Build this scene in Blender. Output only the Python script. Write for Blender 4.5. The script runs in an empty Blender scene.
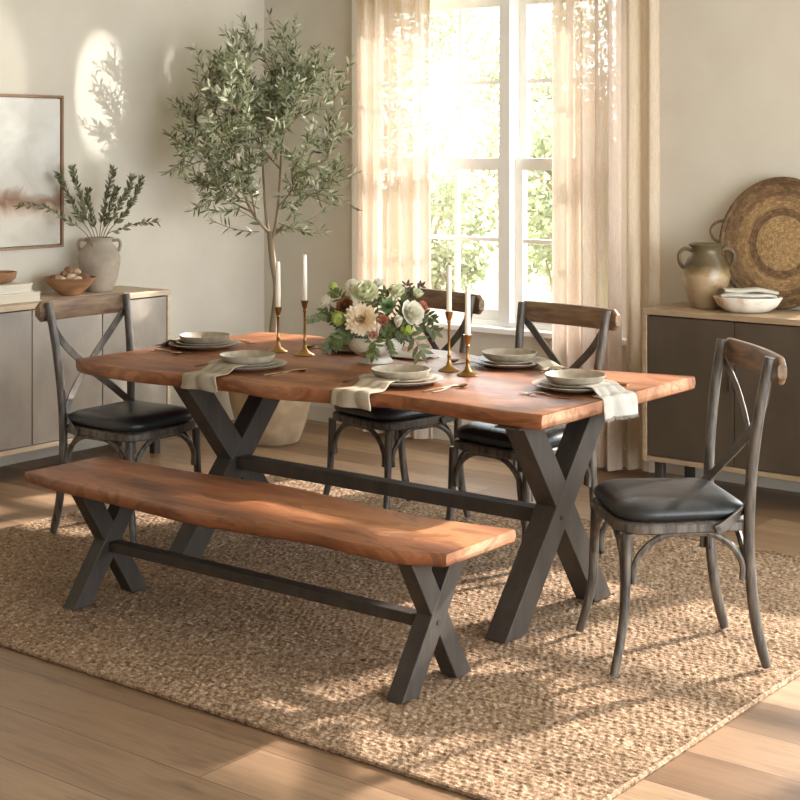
import bpy, math, random
import numpy as np
from mathutils import Vector, Matrix, Quaternion

random.seed(7)
S = bpy.context.scene
COL = S.collection
PI = math.pi

# ------------------------------------------------------------------ camera, sky, sun, exposure
THETA = math.radians(38.09)                       # camera yaw: the long side of the table runs along X
cam_d = bpy.data.cameras.new('camera')
cam = bpy.data.objects.new('camera', cam_d)
COL.objects.link(cam)
cam.location = (0, 0, 1.65)
cam.rotation_euler = (PI/2, 0, THETA)
cam_d.sensor_width = 36
cam_d.lens = 68.89
cam_d.shift_y = -255/800
S.camera = cam

world = bpy.data.worlds.new('sky')
S.world = world
world.use_nodes = True
bg = world.node_tree.nodes['Background']
bg.inputs[0].default_value = (0.86, 0.94, 1.0, 1)
bg.inputs[1].default_value = 9.4

SUN_AZ = Vector((0.32, 1.0, 0)).normalized()
SUN_EL = math.radians(30)
sun_d = bpy.data.lights.new('sun', 'SUN')
sun_d.energy = 12.0
sun_d.color = (1.0, 0.91, 0.84)
sun_d.angle = math.radians(1.6)
sun = bpy.data.objects.new('sun', sun_d)
COL.objects.link(sun)
sdir = SUN_AZ*math.cos(SUN_EL) + Vector((0, 0, math.sin(SUN_EL)))
sun.rotation_euler = sdir.to_track_quat('Z', 'Y').to_euler()
sun.location = (2, 12, 8)

# added spot lamps outside, imitating reflected sunlight as patches on the left wall
def patch_spot(at, src, watts, deg, tall):
    d = bpy.data.lights.new('patch_spot', 'SPOT')
    d.energy = watts; d.color = (1.0, 0.97, 0.90)
    d.spot_size = math.radians(deg); d.spot_blend = .55; d.shadow_soft_size = .02
    o = bpy.data.objects.new('patch_spot', d); COL.objects.link(o)
    o.location = src
    o.rotation_euler = (Vector(at)-Vector(src)).to_track_quat('-Z', 'Y').to_euler()
    o.scale = (1, tall, 1)
patch_spot((-6.47, 5.60, 1.93), (2.73, 7.98, 1.97), 3600, 2.5, 1.9)
patch_spot((-6.47, 4.85, 1.95), (3.2, 6.20, 2.0), 1000, 3.4, 1.8)
patch_spot((-6.47, 6.12, 2.02), (3.2, 6.62, 2.1), 1100, 0.7, 2.6)

S.view_settings.view_transform = 'Standard'
S.view_settings.look = 'None'
S.view_settings.gamma = 1
S.view_settings.use_curve_mapping = False
S.view_settings.exposure = 0.18
S.cycles.use_denoising = True
S.cycles.max_bounces = 10
S.cycles.diffuse_bounces = 5
S.cycles.transparent_max_bounces = 16
S.cycles.transmission_bounces = 6
S.cycles.sample_clamp_indirect = 6
S.cycles.caustics_reflective = False
S.cycles.caustics_refractive = False

XW, YW = -6.47, 6.90          # left wall, window wall
XR, YF, ZC = 1.7, -1.7, 2.8   # right wall, wall behind the camera, ceiling

# openings that let the sky in, as sampling portals
def portal(loc, rot, sx, sy):
    d = bpy.data.lights.new('daylight_opening', 'AREA')
    d.shape = 'RECTANGLE'; d.size = sx; d.size_y = sy
    d.cycles.is_portal = True
    o = bpy.data.objects.new('daylight_opening', d)
    o.location = loc; o.rotation_euler = rot
    COL.objects.link(o)
WIN1 = (-5.70, -3.965, 0.655, 2.50)
MULL = -4.68
WIN2 = (-2.84, 1.3, 0.95, 2.56)
ROPEN = (1.0, 6.7, 0.12, 2.55)
portal(((WIN1[0]+WIN1[1])/2, YW+.22, (WIN1[2]+WIN1[3])/2), (-PI/2, 0, 0), WIN1[1]-WIN1[0], WIN1[3]-WIN1[2])
portal(((WIN2[0]+WIN2[1])/2, YW+.22, (WIN2[2]+WIN2[3])/2), (-PI/2, 0, 0), WIN2[1]-WIN2[0], WIN2[3]-WIN2[2])
portal((XR+.22, (ROPEN[0]+ROPEN[1])/2, (ROPEN[2]+ROPEN[3])/2), (0, PI/2, 0), ROPEN[3]-ROPEN[2], ROPEN[1]-ROPEN[0])

# ------------------------------------------------------------------ materials
def new_mat(name):
    m = bpy.data.materials.new(name)
    m.use_nodes = True
    nt = m.node_tree
    b = nt.nodes['Principled BSDF']
    return m, nt, b

def srgb(r, g, b):
    f = lambda c: ((c/255)/12.92 if c/255 <= .04045 else ((c/255+.055)/1.055)**2.4)
    return (f(r), f(g), f(b), 1)

def N(nt, t, **kw):
    n = nt.nodes.new(t)
    for k, v in kw.items():
        setattr(n, k, v)
    return n

def coords(nt, scale=(1, 1, 1), kind='Object', rot=(0, 0, 0), rnd=False):
    tc = N(nt, 'ShaderNodeTexCoord')
    mp = N(nt, 'ShaderNodeMapping')
    mp.inputs['Scale'].default_value = scale
    mp.inputs['Rotation'].default_value = rot
    src = tc.outputs[kind]
    if rnd:
        oi = N(nt, 'ShaderNodeObjectInfo')
        ml = N(nt, 'ShaderNodeMath', operation='MULTIPLY'); ml.inputs[1].default_value = 37.0
        nt.links.new(oi.outputs['Random'], ml.inputs[0])
        va = N(nt, 'ShaderNodeVectorMath', operation='ADD')
        nt.links.new(src, va.inputs[0]); nt.links.new(ml.outputs[0], va.inputs[1])
        src = va.outputs[0]
    nt.links.new(src, mp.inputs['Vector'])
    return mp.outputs['Vector']

def noise(nt, vec, scale=5, detail=4, rough=.55, dist=0.0):
    n = N(nt, 'ShaderNodeTexNoise')
    n.inputs['Scale'].default_value = scale
    n.inputs['Detail'].default_value = detail
    n.inputs['Roughness'].default_value = rough
    n.inputs['Distortion'].default_value = dist
    nt.links.new(vec, n.inputs['Vector'])
    return n.outputs['Fac']

def ramp(nt, fac, stops):
    r = N(nt, 'ShaderNodeValToRGB')
    e = r.color_ramp.elements
    while len(e) < len(stops):
        e.new(.5)
    for el, (p, c) in zip(e, stops):
        el.position = p
        el.color = c if len(c) == 4 else (*c, 1)
    nt.links.new(fac, r.inputs['Fac'])
    return r.outputs['Color']

def mix(nt, a, b, fac=.5, mode='MIX'):
    m = N(nt, 'ShaderNodeMix', data_type='RGBA', blend_type=mode)
    for sock, v in ((m.inputs[6], a), (m.inputs[7], b), (m.inputs[0], fac)):
        if hasattr(v, 'is_linked'):
            nt.links.new(v, sock)
        else:
            sock.default_value = v
    return m.outputs[2]

def bump(nt, b, height, strength=.3, dist=.01):
    bp = N(nt, 'ShaderNodeBump')
    bp.inputs['Strength'].default_value = strength
    bp.inputs['Distance'].default_value = dist
    nt.links.new(height, bp.inputs['Height'])
    nt.links.new(bp.outputs['Normal'], b.inputs['Normal'])

def plain(name, c1, c2=None, scale=8, rough=.6, metal=0, bmp=0, bscale=60, stretch=(1, 1, 1), detail=4, spec=None):
    m, nt, b = new_mat(name)
    v = coords(nt, stretch, rnd=True)
    if c2 is None:
        b.inputs['Base Color'].default_value = c1
    else:
        nt.links.new(ramp(nt, noise(nt, v, scale, detail), [(.33, c1), (.67, c2)]), b.inputs['Base Color'])
    b.inputs['Roughness'].default_value = rough
    b.inputs['Metallic'].default_value = metal
    if spec is not None:
        b.inputs['Specular IOR Level'].default_value = spec
    if bmp:
        bump(nt, b, noise(nt, v, bscale, 3), bmp, .004)
    return m

M = {}
M['wall'] = plain('wall_plaster', srgb(215, 208, 194), srgb(209, 201, 186), 3, .9, bmp=.08, bscale=40, spec=.2)
M['ceiling'] = plain('ceiling_paint', srgb(225, 220, 210), None, rough=.9)
M['trim'] = plain('painted_trim', srgb(214, 206, 190), srgb(208, 199, 183), 3, .5)
M['window_white'] = plain('window_paint', srgb(250, 249, 246), None, rough=.4)
M['lawn'] = plain('lawn_green', srgb(120, 125, 70), srgb(150, 140, 90), 2, .9)

def wood_floor():
    m, nt, b = new_mat('oak_planks')
    v = coords(nt, (1, 1, 1))
    br = N(nt, 'ShaderNodeTexBrick')
    br.offset = .37; br.offset_frequency = 2
    br.inputs['Color1'].default_value = (0, 0, 0, 1)
    br.inputs['Color2'].default_value = (1, 1, 1, 1)
    br.inputs['Mortar'].default_value = (.5, .5, .5, 1)
    br.inputs['Scale'].default_value = 1
    br.inputs['Mortar Size'].default_value = .0016
    br.inputs['Mortar Smooth'].default_value = .2
    br.inputs['Brick Width'].default_value = 2.1
    br.inputs['Row Height'].default_value = .235
    nt.links.new(v, br.inputs['Vector'])
    plank = ramp(nt, br.outputs['Color'], [(0, srgb(122, 95, 71)), (.5, srgb(150, 121, 94)), (1, srgb(170, 141, 112))])
    off = N(nt, 'ShaderNodeVectorMath', operation='ADD')
    sc = N(nt, 'ShaderNodeVectorMath', operation='SCALE'); sc.inputs['Scale'].default_value = 9
    nt.links.new(br.outputs['Color'], sc.inputs[0])
    nt.links.new(v, off.inputs[0]); nt.links.new(sc.outputs[0], off.inputs[1])
    st = N(nt, 'ShaderNodeMapping'); st.inputs['Scale'].default_value = (1.0, 11, 1)
    nt.links.new(off.outputs[0], st.inputs['Vector'])
    g = noise(nt, st.outputs[0], 2.2, 8, .62, .6)
    grain = ramp(nt, g, [(.3, (.62, .60, .58)), (.55, (1, 1, 1)), (.75, (.84, .83, .82))])
    st2 = N(nt, 'ShaderNodeMapping'); st2.inputs['Scale'].default_value = (2, 60, 1)
    nt.links.new(off.outputs[0], st2.inputs['Vector'])
    fine = ramp(nt, noise(nt, st2.outputs[0], 3, 3), [(.35, (.88, .88, .88)), (.6, (1.04, 1.04, 1.04))])
    st3 = N(nt, 'ShaderNodeMapping'); st3.inputs['Scale'].default_value = (1.6, 5, 1)
    nt.links.new(off.outputs[0], st3.inputs['Vector'])
    knot = ramp(nt, noise(nt, st3.outputs[0], 2.6, 2), [(.24, (.55, .5, .46)), (.36, (1, 1, 1))])
    c = mix(nt, plank, grain, .8, 'MULTIPLY')
    c = mix(nt, c, fine, .8, 'MULTIPLY')
    c = mix(nt, c, knot, .7, 'MULTIPLY')
    c = mix(nt, c, srgb(80, 62, 46), br.outputs['Fac'])
    nt.links.new(c, b.inputs['Base Color'])
    b.inputs['Roughness'].default_value = .42
    inv = N(nt, 'ShaderNodeMath', operation='SUBTRACT'); inv.inputs[0].default_value = 1
    nt.links.new(br.outputs['Fac'], inv.inputs[1])
    ad = N(nt, 'ShaderNodeMath', operation='MULTIPLY_ADD'); ad.inputs[1].default_value = .15
    nt.links.new(g, ad.inputs[0]); nt.links.new(inv.outputs[0], ad.inputs[2])
    bump(nt, b, ad.outputs[0], .25, .003)
    return m
M['floor'] = wood_floor()

def slab_wood(name, cols, rough=.4):
    m, nt, b = new_mat(name)
    v = coords(nt, (1, 1, 1), rnd=True)
    big = N(nt, 'ShaderNodeMapping'); big.inputs['Scale'].default_value = (.9, 3.2, 2.5)
    nt.links.new(v, big.inputs['Vector'])
    n1 = noise(nt, big.outputs[0], 2.3, 3, .5, 1.3)
    wv = N(nt, 'ShaderNodeMath', operation='MULTIPLY'); wv.inputs[1].default_value = 26
    nt.links.new(n1, wv.inputs[0])
    sn = N(nt, 'ShaderNodeMath', operation='SINE'); nt.links.new(wv.outputs[0], sn.inputs[0])
    h = N(nt, 'ShaderNodeMath', operation='MULTIPLY_ADD'); h.inputs[1].default_value = .5; h.inputs[2].default_value = .5
    nt.links.new(sn.outputs[0], h.inputs[0])
    rings = ramp(nt, h.outputs[0], [(0, (.54, .48, .45)), (.3, (.93, .92, .91)), (.6, (1, 1, 1)), (1, (.86, .82, .8))])
    tone = ramp(nt, noise(nt, big.outputs[0], 1.6, 4), [(.32, cols[0]), (.5, cols[1]), (.66, cols[2])])
    fn = N(nt, 'ShaderNodeMapping'); fn.inputs['Scale'].default_value = (3, 70, 50)
    nt.links.new(v, fn.inputs['Vector'])
    fine = ramp(nt, noise(nt, fn.outputs[0], 3, 4), [(.35, (.83, .80, .78)), (.62, (1.05, 1.05, 1.05))])
    c = mix(nt, tone, rings, .75, 'MULTIPLY')
    c = mix(nt, c, fine, .8, 'MULTIPLY')
    nt.links.new(c, b.inputs['Base Color'])
    b.inputs['Roughness'].default_value = rough
    bump(nt, b, noise(nt, fn.outputs[0], 3, 4), .12, .003)
    return m
M['slab'] = slab_wood('acacia_slab', [srgb(100, 60, 36), srgb(150, 95, 60), srgb(176, 123, 84)], .42)
M['slab_end'] = slab_wood('acacia_end_grain', [srgb(146, 98, 68), srgb(176, 126, 92), srgb(194, 150, 116)], .6)
M['leg_metal'] = plain('bronzed_steel', srgb(56, 49, 43), srgb(70, 62, 54), 20, .55, .2, .15, 90, (1, 1, .15))
M['chair_wood'] = plain('weathered_charcoal_wood', srgb(38, 33, 29), srgb(106, 95, 83), 11, .45, .0, .3, 60, (5, 5, .8), 8)
M['rail_wood'] = plain('worn_brown_wood', srgb(88, 66, 48), srgb(140, 112, 84), 6, .5, 0, .2, 50, (1, 8, 8), 6)
M['strap_metal'] = plain('brushed_strap', srgb(84, 80, 74), srgb(120, 114, 106), 12, .38, .6, .1, 80)

def leather():
    m, nt, b = new_mat('black_leather')
    v = coords(nt, rnd=True)
    c = ramp(nt, noise(nt, v, 7, 5, .6), [(.35, srgb(22, 23, 23)), (.6, srgb(36, 36, 36)), (.75, srgb(58, 56, 53))])
    nt.links.new(c, b.inputs['Base Color'])
    b.inputs['Roughness'].default_value = .4
    vo = N(nt, 'ShaderNodeTexVoronoi', feature='DISTANCE_TO_EDGE'); vo.inputs['Scale'].default_value = 60
    nt.links.new(v, vo.inputs['Vector'])
    bump(nt, b, mix(nt, vo.outputs[0], noise(nt, v, 14, 5), .7), .25, .006)
    return m
M['leather'] = leather()

def jute():
    m, nt, b = new_mat('braided_jute')
    v = coords(nt)
    n1 = noise(nt, v, 75, 3, .6)
    n2 = noise(nt, v, 3, 3)
    n3 = noise(nt, v, 190, 2, .6)
    c = ramp(nt, n1, [(.28, srgb(82, 64, 49)), (.42, srgb(136, 111, 88)), (.58, srgb(168, 143, 118)), (.74, srgb(206, 188, 164))])
    c = mix(nt, c, ramp(nt, n2, [(.35, (.88, .86, .84)), (.65, (1.05, 1.04, 1.03))]), .8, 'MULTIPLY')
    c = mix(nt, c, ramp(nt, n3, [(.3, (.7, .68, .66)), (.6, (1.05, 1.05, 1.05))]), .7, 'MULTIPLY')
    nt.links.new(c, b.inputs['Base Color'])
    b.inputs['Roughness'].default_value = .95
    b.inputs['Specular IOR Level'].default_value = .1
    bump(nt, b, n3, .8, .004)
    return m
M['jute'] = jute()

M['cab_frame'] = plain('pale_oak', srgb(194, 176, 150), srgb(212, 196, 172), 5, .5, 0, .08, 60, (8, 1, 8), 6)
M['cab_frame_x'] = plain('pale_oak_long', srgb(188, 166, 138), srgb(206, 186, 160), 5, .5, 0, .08, 60, (1, 8, 8), 6)
M['cab_frame_shaded'] = plain('shaded_oak', srgb(150, 126, 98), srgb(170, 146, 116), 5, .5, 0, .08, 60, (1, 8, 8), 6)  # pale oak again, with the right sideboard's shade put into the colour
M['cab_door_shaded'] = plain('shaded_dark_panel', srgb(74, 63, 51), srgb(90, 78, 64), 3.5, .45, .2, .06, 40, (1, 1, .6), 6)  # darker door finish, deepened further by shade put into the colour
M['cab_door'] = plain('brushed_taupe_panel', srgb(140, 132, 122), srgb(168, 159, 148), 3.5, .45, .2, .06, 40, (1, 1, .6), 6)
M['cab_gap'] = plain('dark_cabinet_inside', srgb(44, 38, 32), None, rough=.8)
M['stoneware'] = plain('speckled_stoneware', srgb(150, 139, 121), srgb(172, 161, 143), 40, .38)
M['stone_rim'] = plain('unglazed_rim', srgb(150, 130, 106), None, rough=.6)
M['vase_clay'] = plain('matte_grey_clay', srgb(150, 138, 122), srgb(178, 166, 150), 8, .8, 0, .2, 50)
M['wood_bowl'] = plain('turned_wood', srgb(134, 94, 66), srgb(172, 130, 96), 6, .5, 0, .1, 40, (1, 1, 5), 5)
M['pod_cream'] = plain('cream_pod', srgb(222, 205, 180), srgb(180, 150, 120), 14, .7, 0, .3, 40)
M['pod_brown'] = plain('brown_pod', srgb(122, 88, 66), srgb(150, 112, 88), 14, .7, 0, .3, 40)
M['book'] = plain('ivory_cover', srgb(232, 226, 214), srgb(224, 217, 204), 4, .6)
M['pages'] = plain('cream_pages', srgb(226, 216, 198), srgb(206, 196, 176), 5, .8, 0, .2, 30, (1, 1, 60))
M['brass'] = plain('aged_brass', srgb(150, 114, 68), srgb(184, 146, 94), 14, .3, 1.0)
M['wax'] = plain('ivory_wax', srgb(240, 230, 212), None, rough=.5)
M['wick'] = plain('wick', srgb(60, 52, 44), None, rough=.9)
M['cutlery'] = plain('bronze_cutlery', srgb(176, 142, 104), srgb(196, 164, 124), 20, .28, 1.0)
M['pot'] = plain('weathered_terracotta', srgb(138, 112, 84), srgb(196, 174, 142), 4, .85, 0, .3, 25, (1, 1, 1), 6)
M['soil'] = plain('soil', srgb(58, 44, 34), srgb(80, 62, 48), 40, .95, 0, .8, 50)
M['bark'] = plain('olive_bark', srgb(120, 104, 82), srgb(152, 136, 112), 16, .85, 0, .5, 50, (1, 1, .3))
M['bowl_white'] = plain('white_glazed_ceramic', srgb(208, 200, 184), srgb(220, 213, 199), 10, .4)
M['art_frame'] = plain('walnut_frame', srgb(132, 100, 74), srgb(154, 120, 90), 8, .4, 0, 0, 50, (8, 8, 1))
M['stem'] = plain('green_stem', srgb(86, 96, 54), None, rough=.6)

def fabric(name, col, transp=.0, transl=.3, weave=900, rough=.9, c2=None):
    m = bpy.data.materials.new(name); m.use_nodes = True
    nt = m.node_tree; nt.nodes.clear()
    out = N(nt, 'ShaderNodeOutputMaterial')
    v = coords(nt, (1, 1, 1))
    n = noise(nt, v, weave/6, 2)
    st = N(nt, 'ShaderNodeMapping'); st.inputs['Scale'].default_value = (1, 1, .08)
    nt.links.new(v, st.inputs['Vector'])
    n2 = noise(nt, st.outputs[0], weave/5, 2)
    c2 = c2 or tuple(x*.82 for x in col[:3])+(1,)
    c = ramp(nt, mix(nt, n, n2, .5), [(.35, c2), (.6, col)])
    d = N(nt, 'ShaderNodeBsdfDiffuse'); t = N(nt, 'ShaderNodeBsdfTranslucent')
    nt.links.new(c, d.inputs['Color']); nt.links.new(c, t.inputs['Color'])
    bp = N(nt, 'ShaderNodeBump'); bp.inputs['Strength'].default_value = .25; bp.inputs['Distance'].default_value = .002
    nt.links.new(n, bp.inputs['Height']); nt.links.new(bp.outputs[0], d.inputs['Normal'])
    mx = N(nt, 'ShaderNodeMixShader'); mx.inputs[0].default_value = transl
    nt.links.new(d.outputs[0], mx.inputs[1]); nt.links.new(t.outputs[0], mx.inputs[2])
    last = mx
    if transp:
        tr = N(nt, 'ShaderNodeBsdfTransparent')
        tr.inputs[0].default_value = (1, .96, .9, 1)
        m2 = N(nt, 'ShaderNodeMixShader'); m2.inputs[0].default_value = transp
        nt.links.new(mx.outputs[0], m2.inputs[1]); nt.links.new(tr.outputs[0], m2.inputs[2])
        last = m2
    nt.links.new(last.outputs[0], out.inputs['Surface'])
    return m
M['sheer'] = fabric('sheer_linen', srgb(224, 204, 187), .10, .24, 900)
M['drape'] = fabric('heavy_linen', srgb(230, 213, 190), 0, .4, 900)
M['napkin_taupe'] = fabric('taupe_linen', srgb(168, 156, 138), 0, .05, 1600)
M['napkin_oat'] = fabric('oatmeal_linen', srgb(182, 170, 150), 0, .05, 1600)
M['napkin_white'] = fabric('white_linen', srgb(208, 202, 191), 0, .08, 1600)

def leaf_mat(name, top, top2, under, transl=.25, rough=.5, nscale=9):
    m = bpy.data.materials.new(name); m.use_nodes = True
    nt = m.node_tree
    b = nt.nodes['Principled BSDF']; out = nt.nodes['Material Output']
    g = N(nt, 'ShaderNodeNewGeometry')
    v = coords(nt)
    t = ramp(nt, noise(nt, v, nscale, 2), [(.35, top), (.65, top2)])
    c = mix(nt, t, under, g.outputs['Backfacing'])
    nt.links.new(c, b.inputs['Base Color'])
    b.inputs['Roughness'].default_value = rough
    tl = N(nt, 'ShaderNodeBsdfTranslucent'); nt.links.new(c, tl.inputs['Color'])
    mx = N(nt, 'ShaderNodeMixShader'); mx.inputs[0].default_value = transl
    nt.links.new(b.outputs[0], mx.inputs[1]); nt.links.new(tl.outputs[0], mx.inputs[2])
    nt.links.new(mx.outputs[0], out.inputs['Surface'])
    return m
M['olive'] = leaf_mat('olive_leaf', srgb(78, 90, 56), srgb(146, 154, 116), srgb(190, 192, 164), nscale=28, rough=.38)
M['sprig'] = leaf_mat('sprig_leaf', srgb(86, 90, 62), srgb(116, 118, 86), srgb(150, 150, 122))
M['euca'] = leaf_mat('eucalyptus_leaf', srgb(82, 90, 60), srgb(112, 118, 82), srgb(134, 140, 108))
M['leafgreen'] = leaf_mat('deep_green_leaf', srgb(72, 84, 40), srgb(106, 116, 62), srgb(118, 126, 82))
M['plum'] = leaf_mat('plum_leaf', srgb(74, 58, 52), srgb(92, 76, 60), srgb(100, 88, 76))
M['garden'] = leaf_mat('garden_leaf', srgb(126, 132, 98), srgb(154, 152, 118), srgb(146, 148, 116), .35)
M['autumn'] = leaf_mat('autumn_leaf', srgb(150, 126, 92), srgb(156, 120, 92), srgb(150, 130, 100), .35)

def petal_mat(name, c1, c2, transl=.3):
    return leaf_mat(name, c1, c2, c1, transl, .6)
M['p_cream'] = petal_mat('cream_petal', srgb(238, 218, 184), srgb(244, 230, 204))
M['p_white'] = petal_mat('white_petal', srgb(240, 236, 220), srgb(246, 243, 232))
M['p_lime'] = petal_mat('lime_white_petal', srgb(230, 231, 196), srgb(245, 244, 226))
M['p_green'] = petal_mat('lime_petal', srgb(170, 186, 84), srgb(196, 206, 116))
M['p_peach'] = petal_mat('peach_petal', srgb(206, 142, 114), srgb(222, 168, 140))
M['p_blush'] = petal_mat('blush_petal', srgb(226, 184, 160), srgb(232, 200, 176))
M['p_rust'] = petal_mat('rust_petal', srgb(128, 82, 52), srgb(152, 104, 66))
M['p_sage'] = petal_mat('sage_petal', srgb(110, 140, 92), srgb(140, 164, 116))
M['p_core'] = plain('golden_core', srgb(206, 160, 84), srgb(186, 134, 66), 60, .8)

def glass():
    m = bpy.data.materials.new('window_glass'); m.use_nodes = True
    nt = m.node_tree; nt.nodes.clear()
    out = N(nt, 'ShaderNodeOutputMaterial')
    tr = N(nt, 'ShaderNodeBsdfTransparent'); gl = N(nt, 'ShaderNodeBsdfGlossy')
    gl.inputs['Roughness'].default_value = .02
    mx = N(nt, 'ShaderNodeMixShader')
    mx.inputs[0].default_value = .04; nt.links.new(tr.outputs[0], mx.inputs[1]); nt.links.new(gl.outputs[0], mx.inputs[2])
    nt.links.new(mx.outputs[0], out.inputs['Surface'])
    return m
M['glass'] = glass()

def artwork():
    m, nt, b = new_mat('abstract_landscape_paint')
    tc = N(nt, 'ShaderNodeTexCoord')
    sep = N(nt, 'ShaderNodeSeparateXYZ'); nt.links.new(tc.outputs['Object'], sep.inputs[0])
    v = tc.outputs['Object']
    n = noise(nt, v, 5, 5, .6, .8)
    w = N(nt, 'ShaderNodeMath', operation='MULTIPLY_ADD'); w.inputs[1].default_value = .22
    nt.links.new(n, w.inputs[0]); nt.links.new(sep.outputs['Z'], w.inputs[2])
    # z runs 0 (bottom of canvas) to .8
    mr = N(nt, 'ShaderNodeMapRange'); mr.inputs[1].default_value = .11; mr.inputs[2].default_value = .91
    nt.links.new(w.outputs[0], mr.inputs[0])
    c = ramp(nt, mr.outputs[0], [(0, srgb(214, 208, 196)), (.2, srgb(216, 206, 192)), (.27, srgb(190, 166, 144)), (.32, srgb(142, 112, 92)), (.36, srgb(160, 138, 120)), (.42, srgb(204, 198, 188)), (.6, srgb(214, 211, 204)), (1, srgb(234, 231, 224))])
    cl = ramp(nt, noise(nt, v, 3.2, 4, .55, .5), [(.35, srgb(190, 186, 178)), (.6, (1, 1, 1))])
    c = mix(nt, c, cl, .5, 'MULTIPLY')
    nt.links.new(c, b.inputs['Base Color'])
    b.inputs['Roughness'].default_value = .8
    bump(nt, b, noise(nt, v, 60, 4), .2, .002)
    return m
M['art'] = artwork()

def jug_mat():
    m, nt, b = new_mat('two_tone_salt_glaze')
    tc = N(nt, 'ShaderNodeTexCoord')
    sep = N(nt, 'ShaderNodeSeparateXYZ'); nt.links.new(tc.outputs['Object'], sep.inputs[0])
    n = noise(nt, tc.outputs['Object'], 18, 4)
    w = N(nt, 'ShaderNodeMath', operation='MULTIPLY_ADD'); w.inputs[1].default_value = .07
    nt.links.new(n, w.inputs[0]); nt.links.new(sep.outputs['Z'], w.inputs[2])
    c = ramp(nt, w.outputs[0], [(.0, srgb(150, 126, 96)), (.19, srgb(168, 144, 112)), (.20, srgb(140, 116, 80)), (.24, srgb(82, 68, 45)), (.34, srgb(100, 88, 64))])
    dk = ramp(nt, noise(nt, tc.outputs['Object'], 13, 3), [(.32, (.45, .34, .27)), (.44, (1, 1, 1))])
    nt.links.new(mix(nt, c, dk, .6, 'MULTIPLY'), b.inputs['Base Color'])
    b.inputs['Roughness'].default_value = .28
    return m
M['jug'] = jug_mat()

def straw():
    m, nt, b = new_mat('woven_straw')
    tc = N(nt, 'ShaderNodeTexCoord')
    v = tc.outputs['Object']
    ln = N(nt, 'ShaderNodeVectorMath', operation='LENGTH')
    sp = N(nt, 'ShaderNodeSeparateXYZ'); nt.links.new(v, sp.inputs[0])
    cb = N(nt, 'ShaderNodeCombineXYZ'); nt.links.new(sp.outputs[0], cb.inputs[0]); nt.links.new(sp.outputs[2], cb.inputs[1])
    nt.links.new(cb.outputs[0], ln.inputs[0])
    c = ramp(nt, ln.outputs['Value'], [(.0, srgb(192, 160, 116)), (.125, srgb(184, 152, 108)), (.135, srgb(126, 98, 68)), (.165, srgb(136, 108, 76)), (.175, srgb(178, 146, 104)), (.22, srgb(168, 136, 94)), (.232, srgb(130, 102, 72)), (.27, srgb(134, 106, 74)), (.285, srgb(116, 90, 62))])
    at = N(nt, 'ShaderNodeMath', operation='ARCTAN2'); nt.links.new(sp.outputs[0], at.inputs[0]); nt.links.new(sp.outputs[2], at.inputs[1])
    cb2 = N(nt, 'ShaderNodeCombineXYZ')
    k2 = N(nt, 'ShaderNodeMath', operation='MULTIPLY'); k2.inputs[1].default_value = .2; nt.links.new(at.outputs[0], k2.inputs[0])
    nt.links.new(k2.outputs[0], cb2.inputs[0]); nt.links.new(ln.outputs['Value'], cb2.inputs[1])
    br = N(nt, 'ShaderNodeTexBrick'); br.offset = .5
    br.inputs['Color1'].default_value = (.62, .58, .54, 1); br.inputs['Color2'].default_value = (1.25, 1.22, 1.18, 1); br.inputs['Mortar'].default_value = (.5, .45, .4, 1)  # gaps between straws, with slight recess shade put into the colour
    br.inputs['Scale'].default_value = 1; br.inputs['Mortar Size'].default_value = .0012; br.inputs['Mortar Smooth'].default_value = .6
    br.inputs['Brick Width'].default_value = .026; br.inputs['Row Height'].default_value = .0135
    nt.links.new(cb2.outputs[0], br.inputs['Vector'])
    n = noise(nt, v, 60, 3)
    c = mix(nt, c, br.outputs['Color'], .85, 'MULTIPLY')
    c = mix(nt, c, ramp(nt, n, [(.3, (.7, .68, .66)), (.6, (1.15, 1.13, 1.1))]), .8, 'MULTIPLY')
    nt.links.new(c, b.inputs['Base Color'])
    b.inputs['Roughness'].default_value = .75
    inv = N(nt, 'ShaderNodeMath', operation='SUBTRACT'); inv.inputs[0].default_value = 1
    nt.links.new(br.outputs['Fac'], inv.inputs[1])
    ad = N(nt, 'ShaderNodeMath', operation='ADD'); nt.links.new(inv.outputs[0], ad.inputs[0]); nt.links.new(n, ad.inputs[1])
    bump(nt, b, ad.outputs[0], .7, .006)
    return m
M['straw'] = straw()

def dough():
    m, nt, b = new_mat('limewashed_wood')
    v = coords(nt)
    c = ramp(nt, noise(nt, v, 9, 4, .6, .5), [(.30, srgb(168, 122, 78)), (.42, srgb(206, 184, 156)), (.52, srgb(222, 212, 196)), (.7, srgb(232, 225, 212))])
    nt.links.new(c, b.inputs['Base Color'])
    b.inputs['Roughness'].default_value = .8
    bump(nt, b, noise(nt, v, 30, 4), .3, .005)
    return m
M['dough'] = dough()

# ------------------------------------------------------------------ mesh building helpers
def V(*a):
    return Vector(a)

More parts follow.
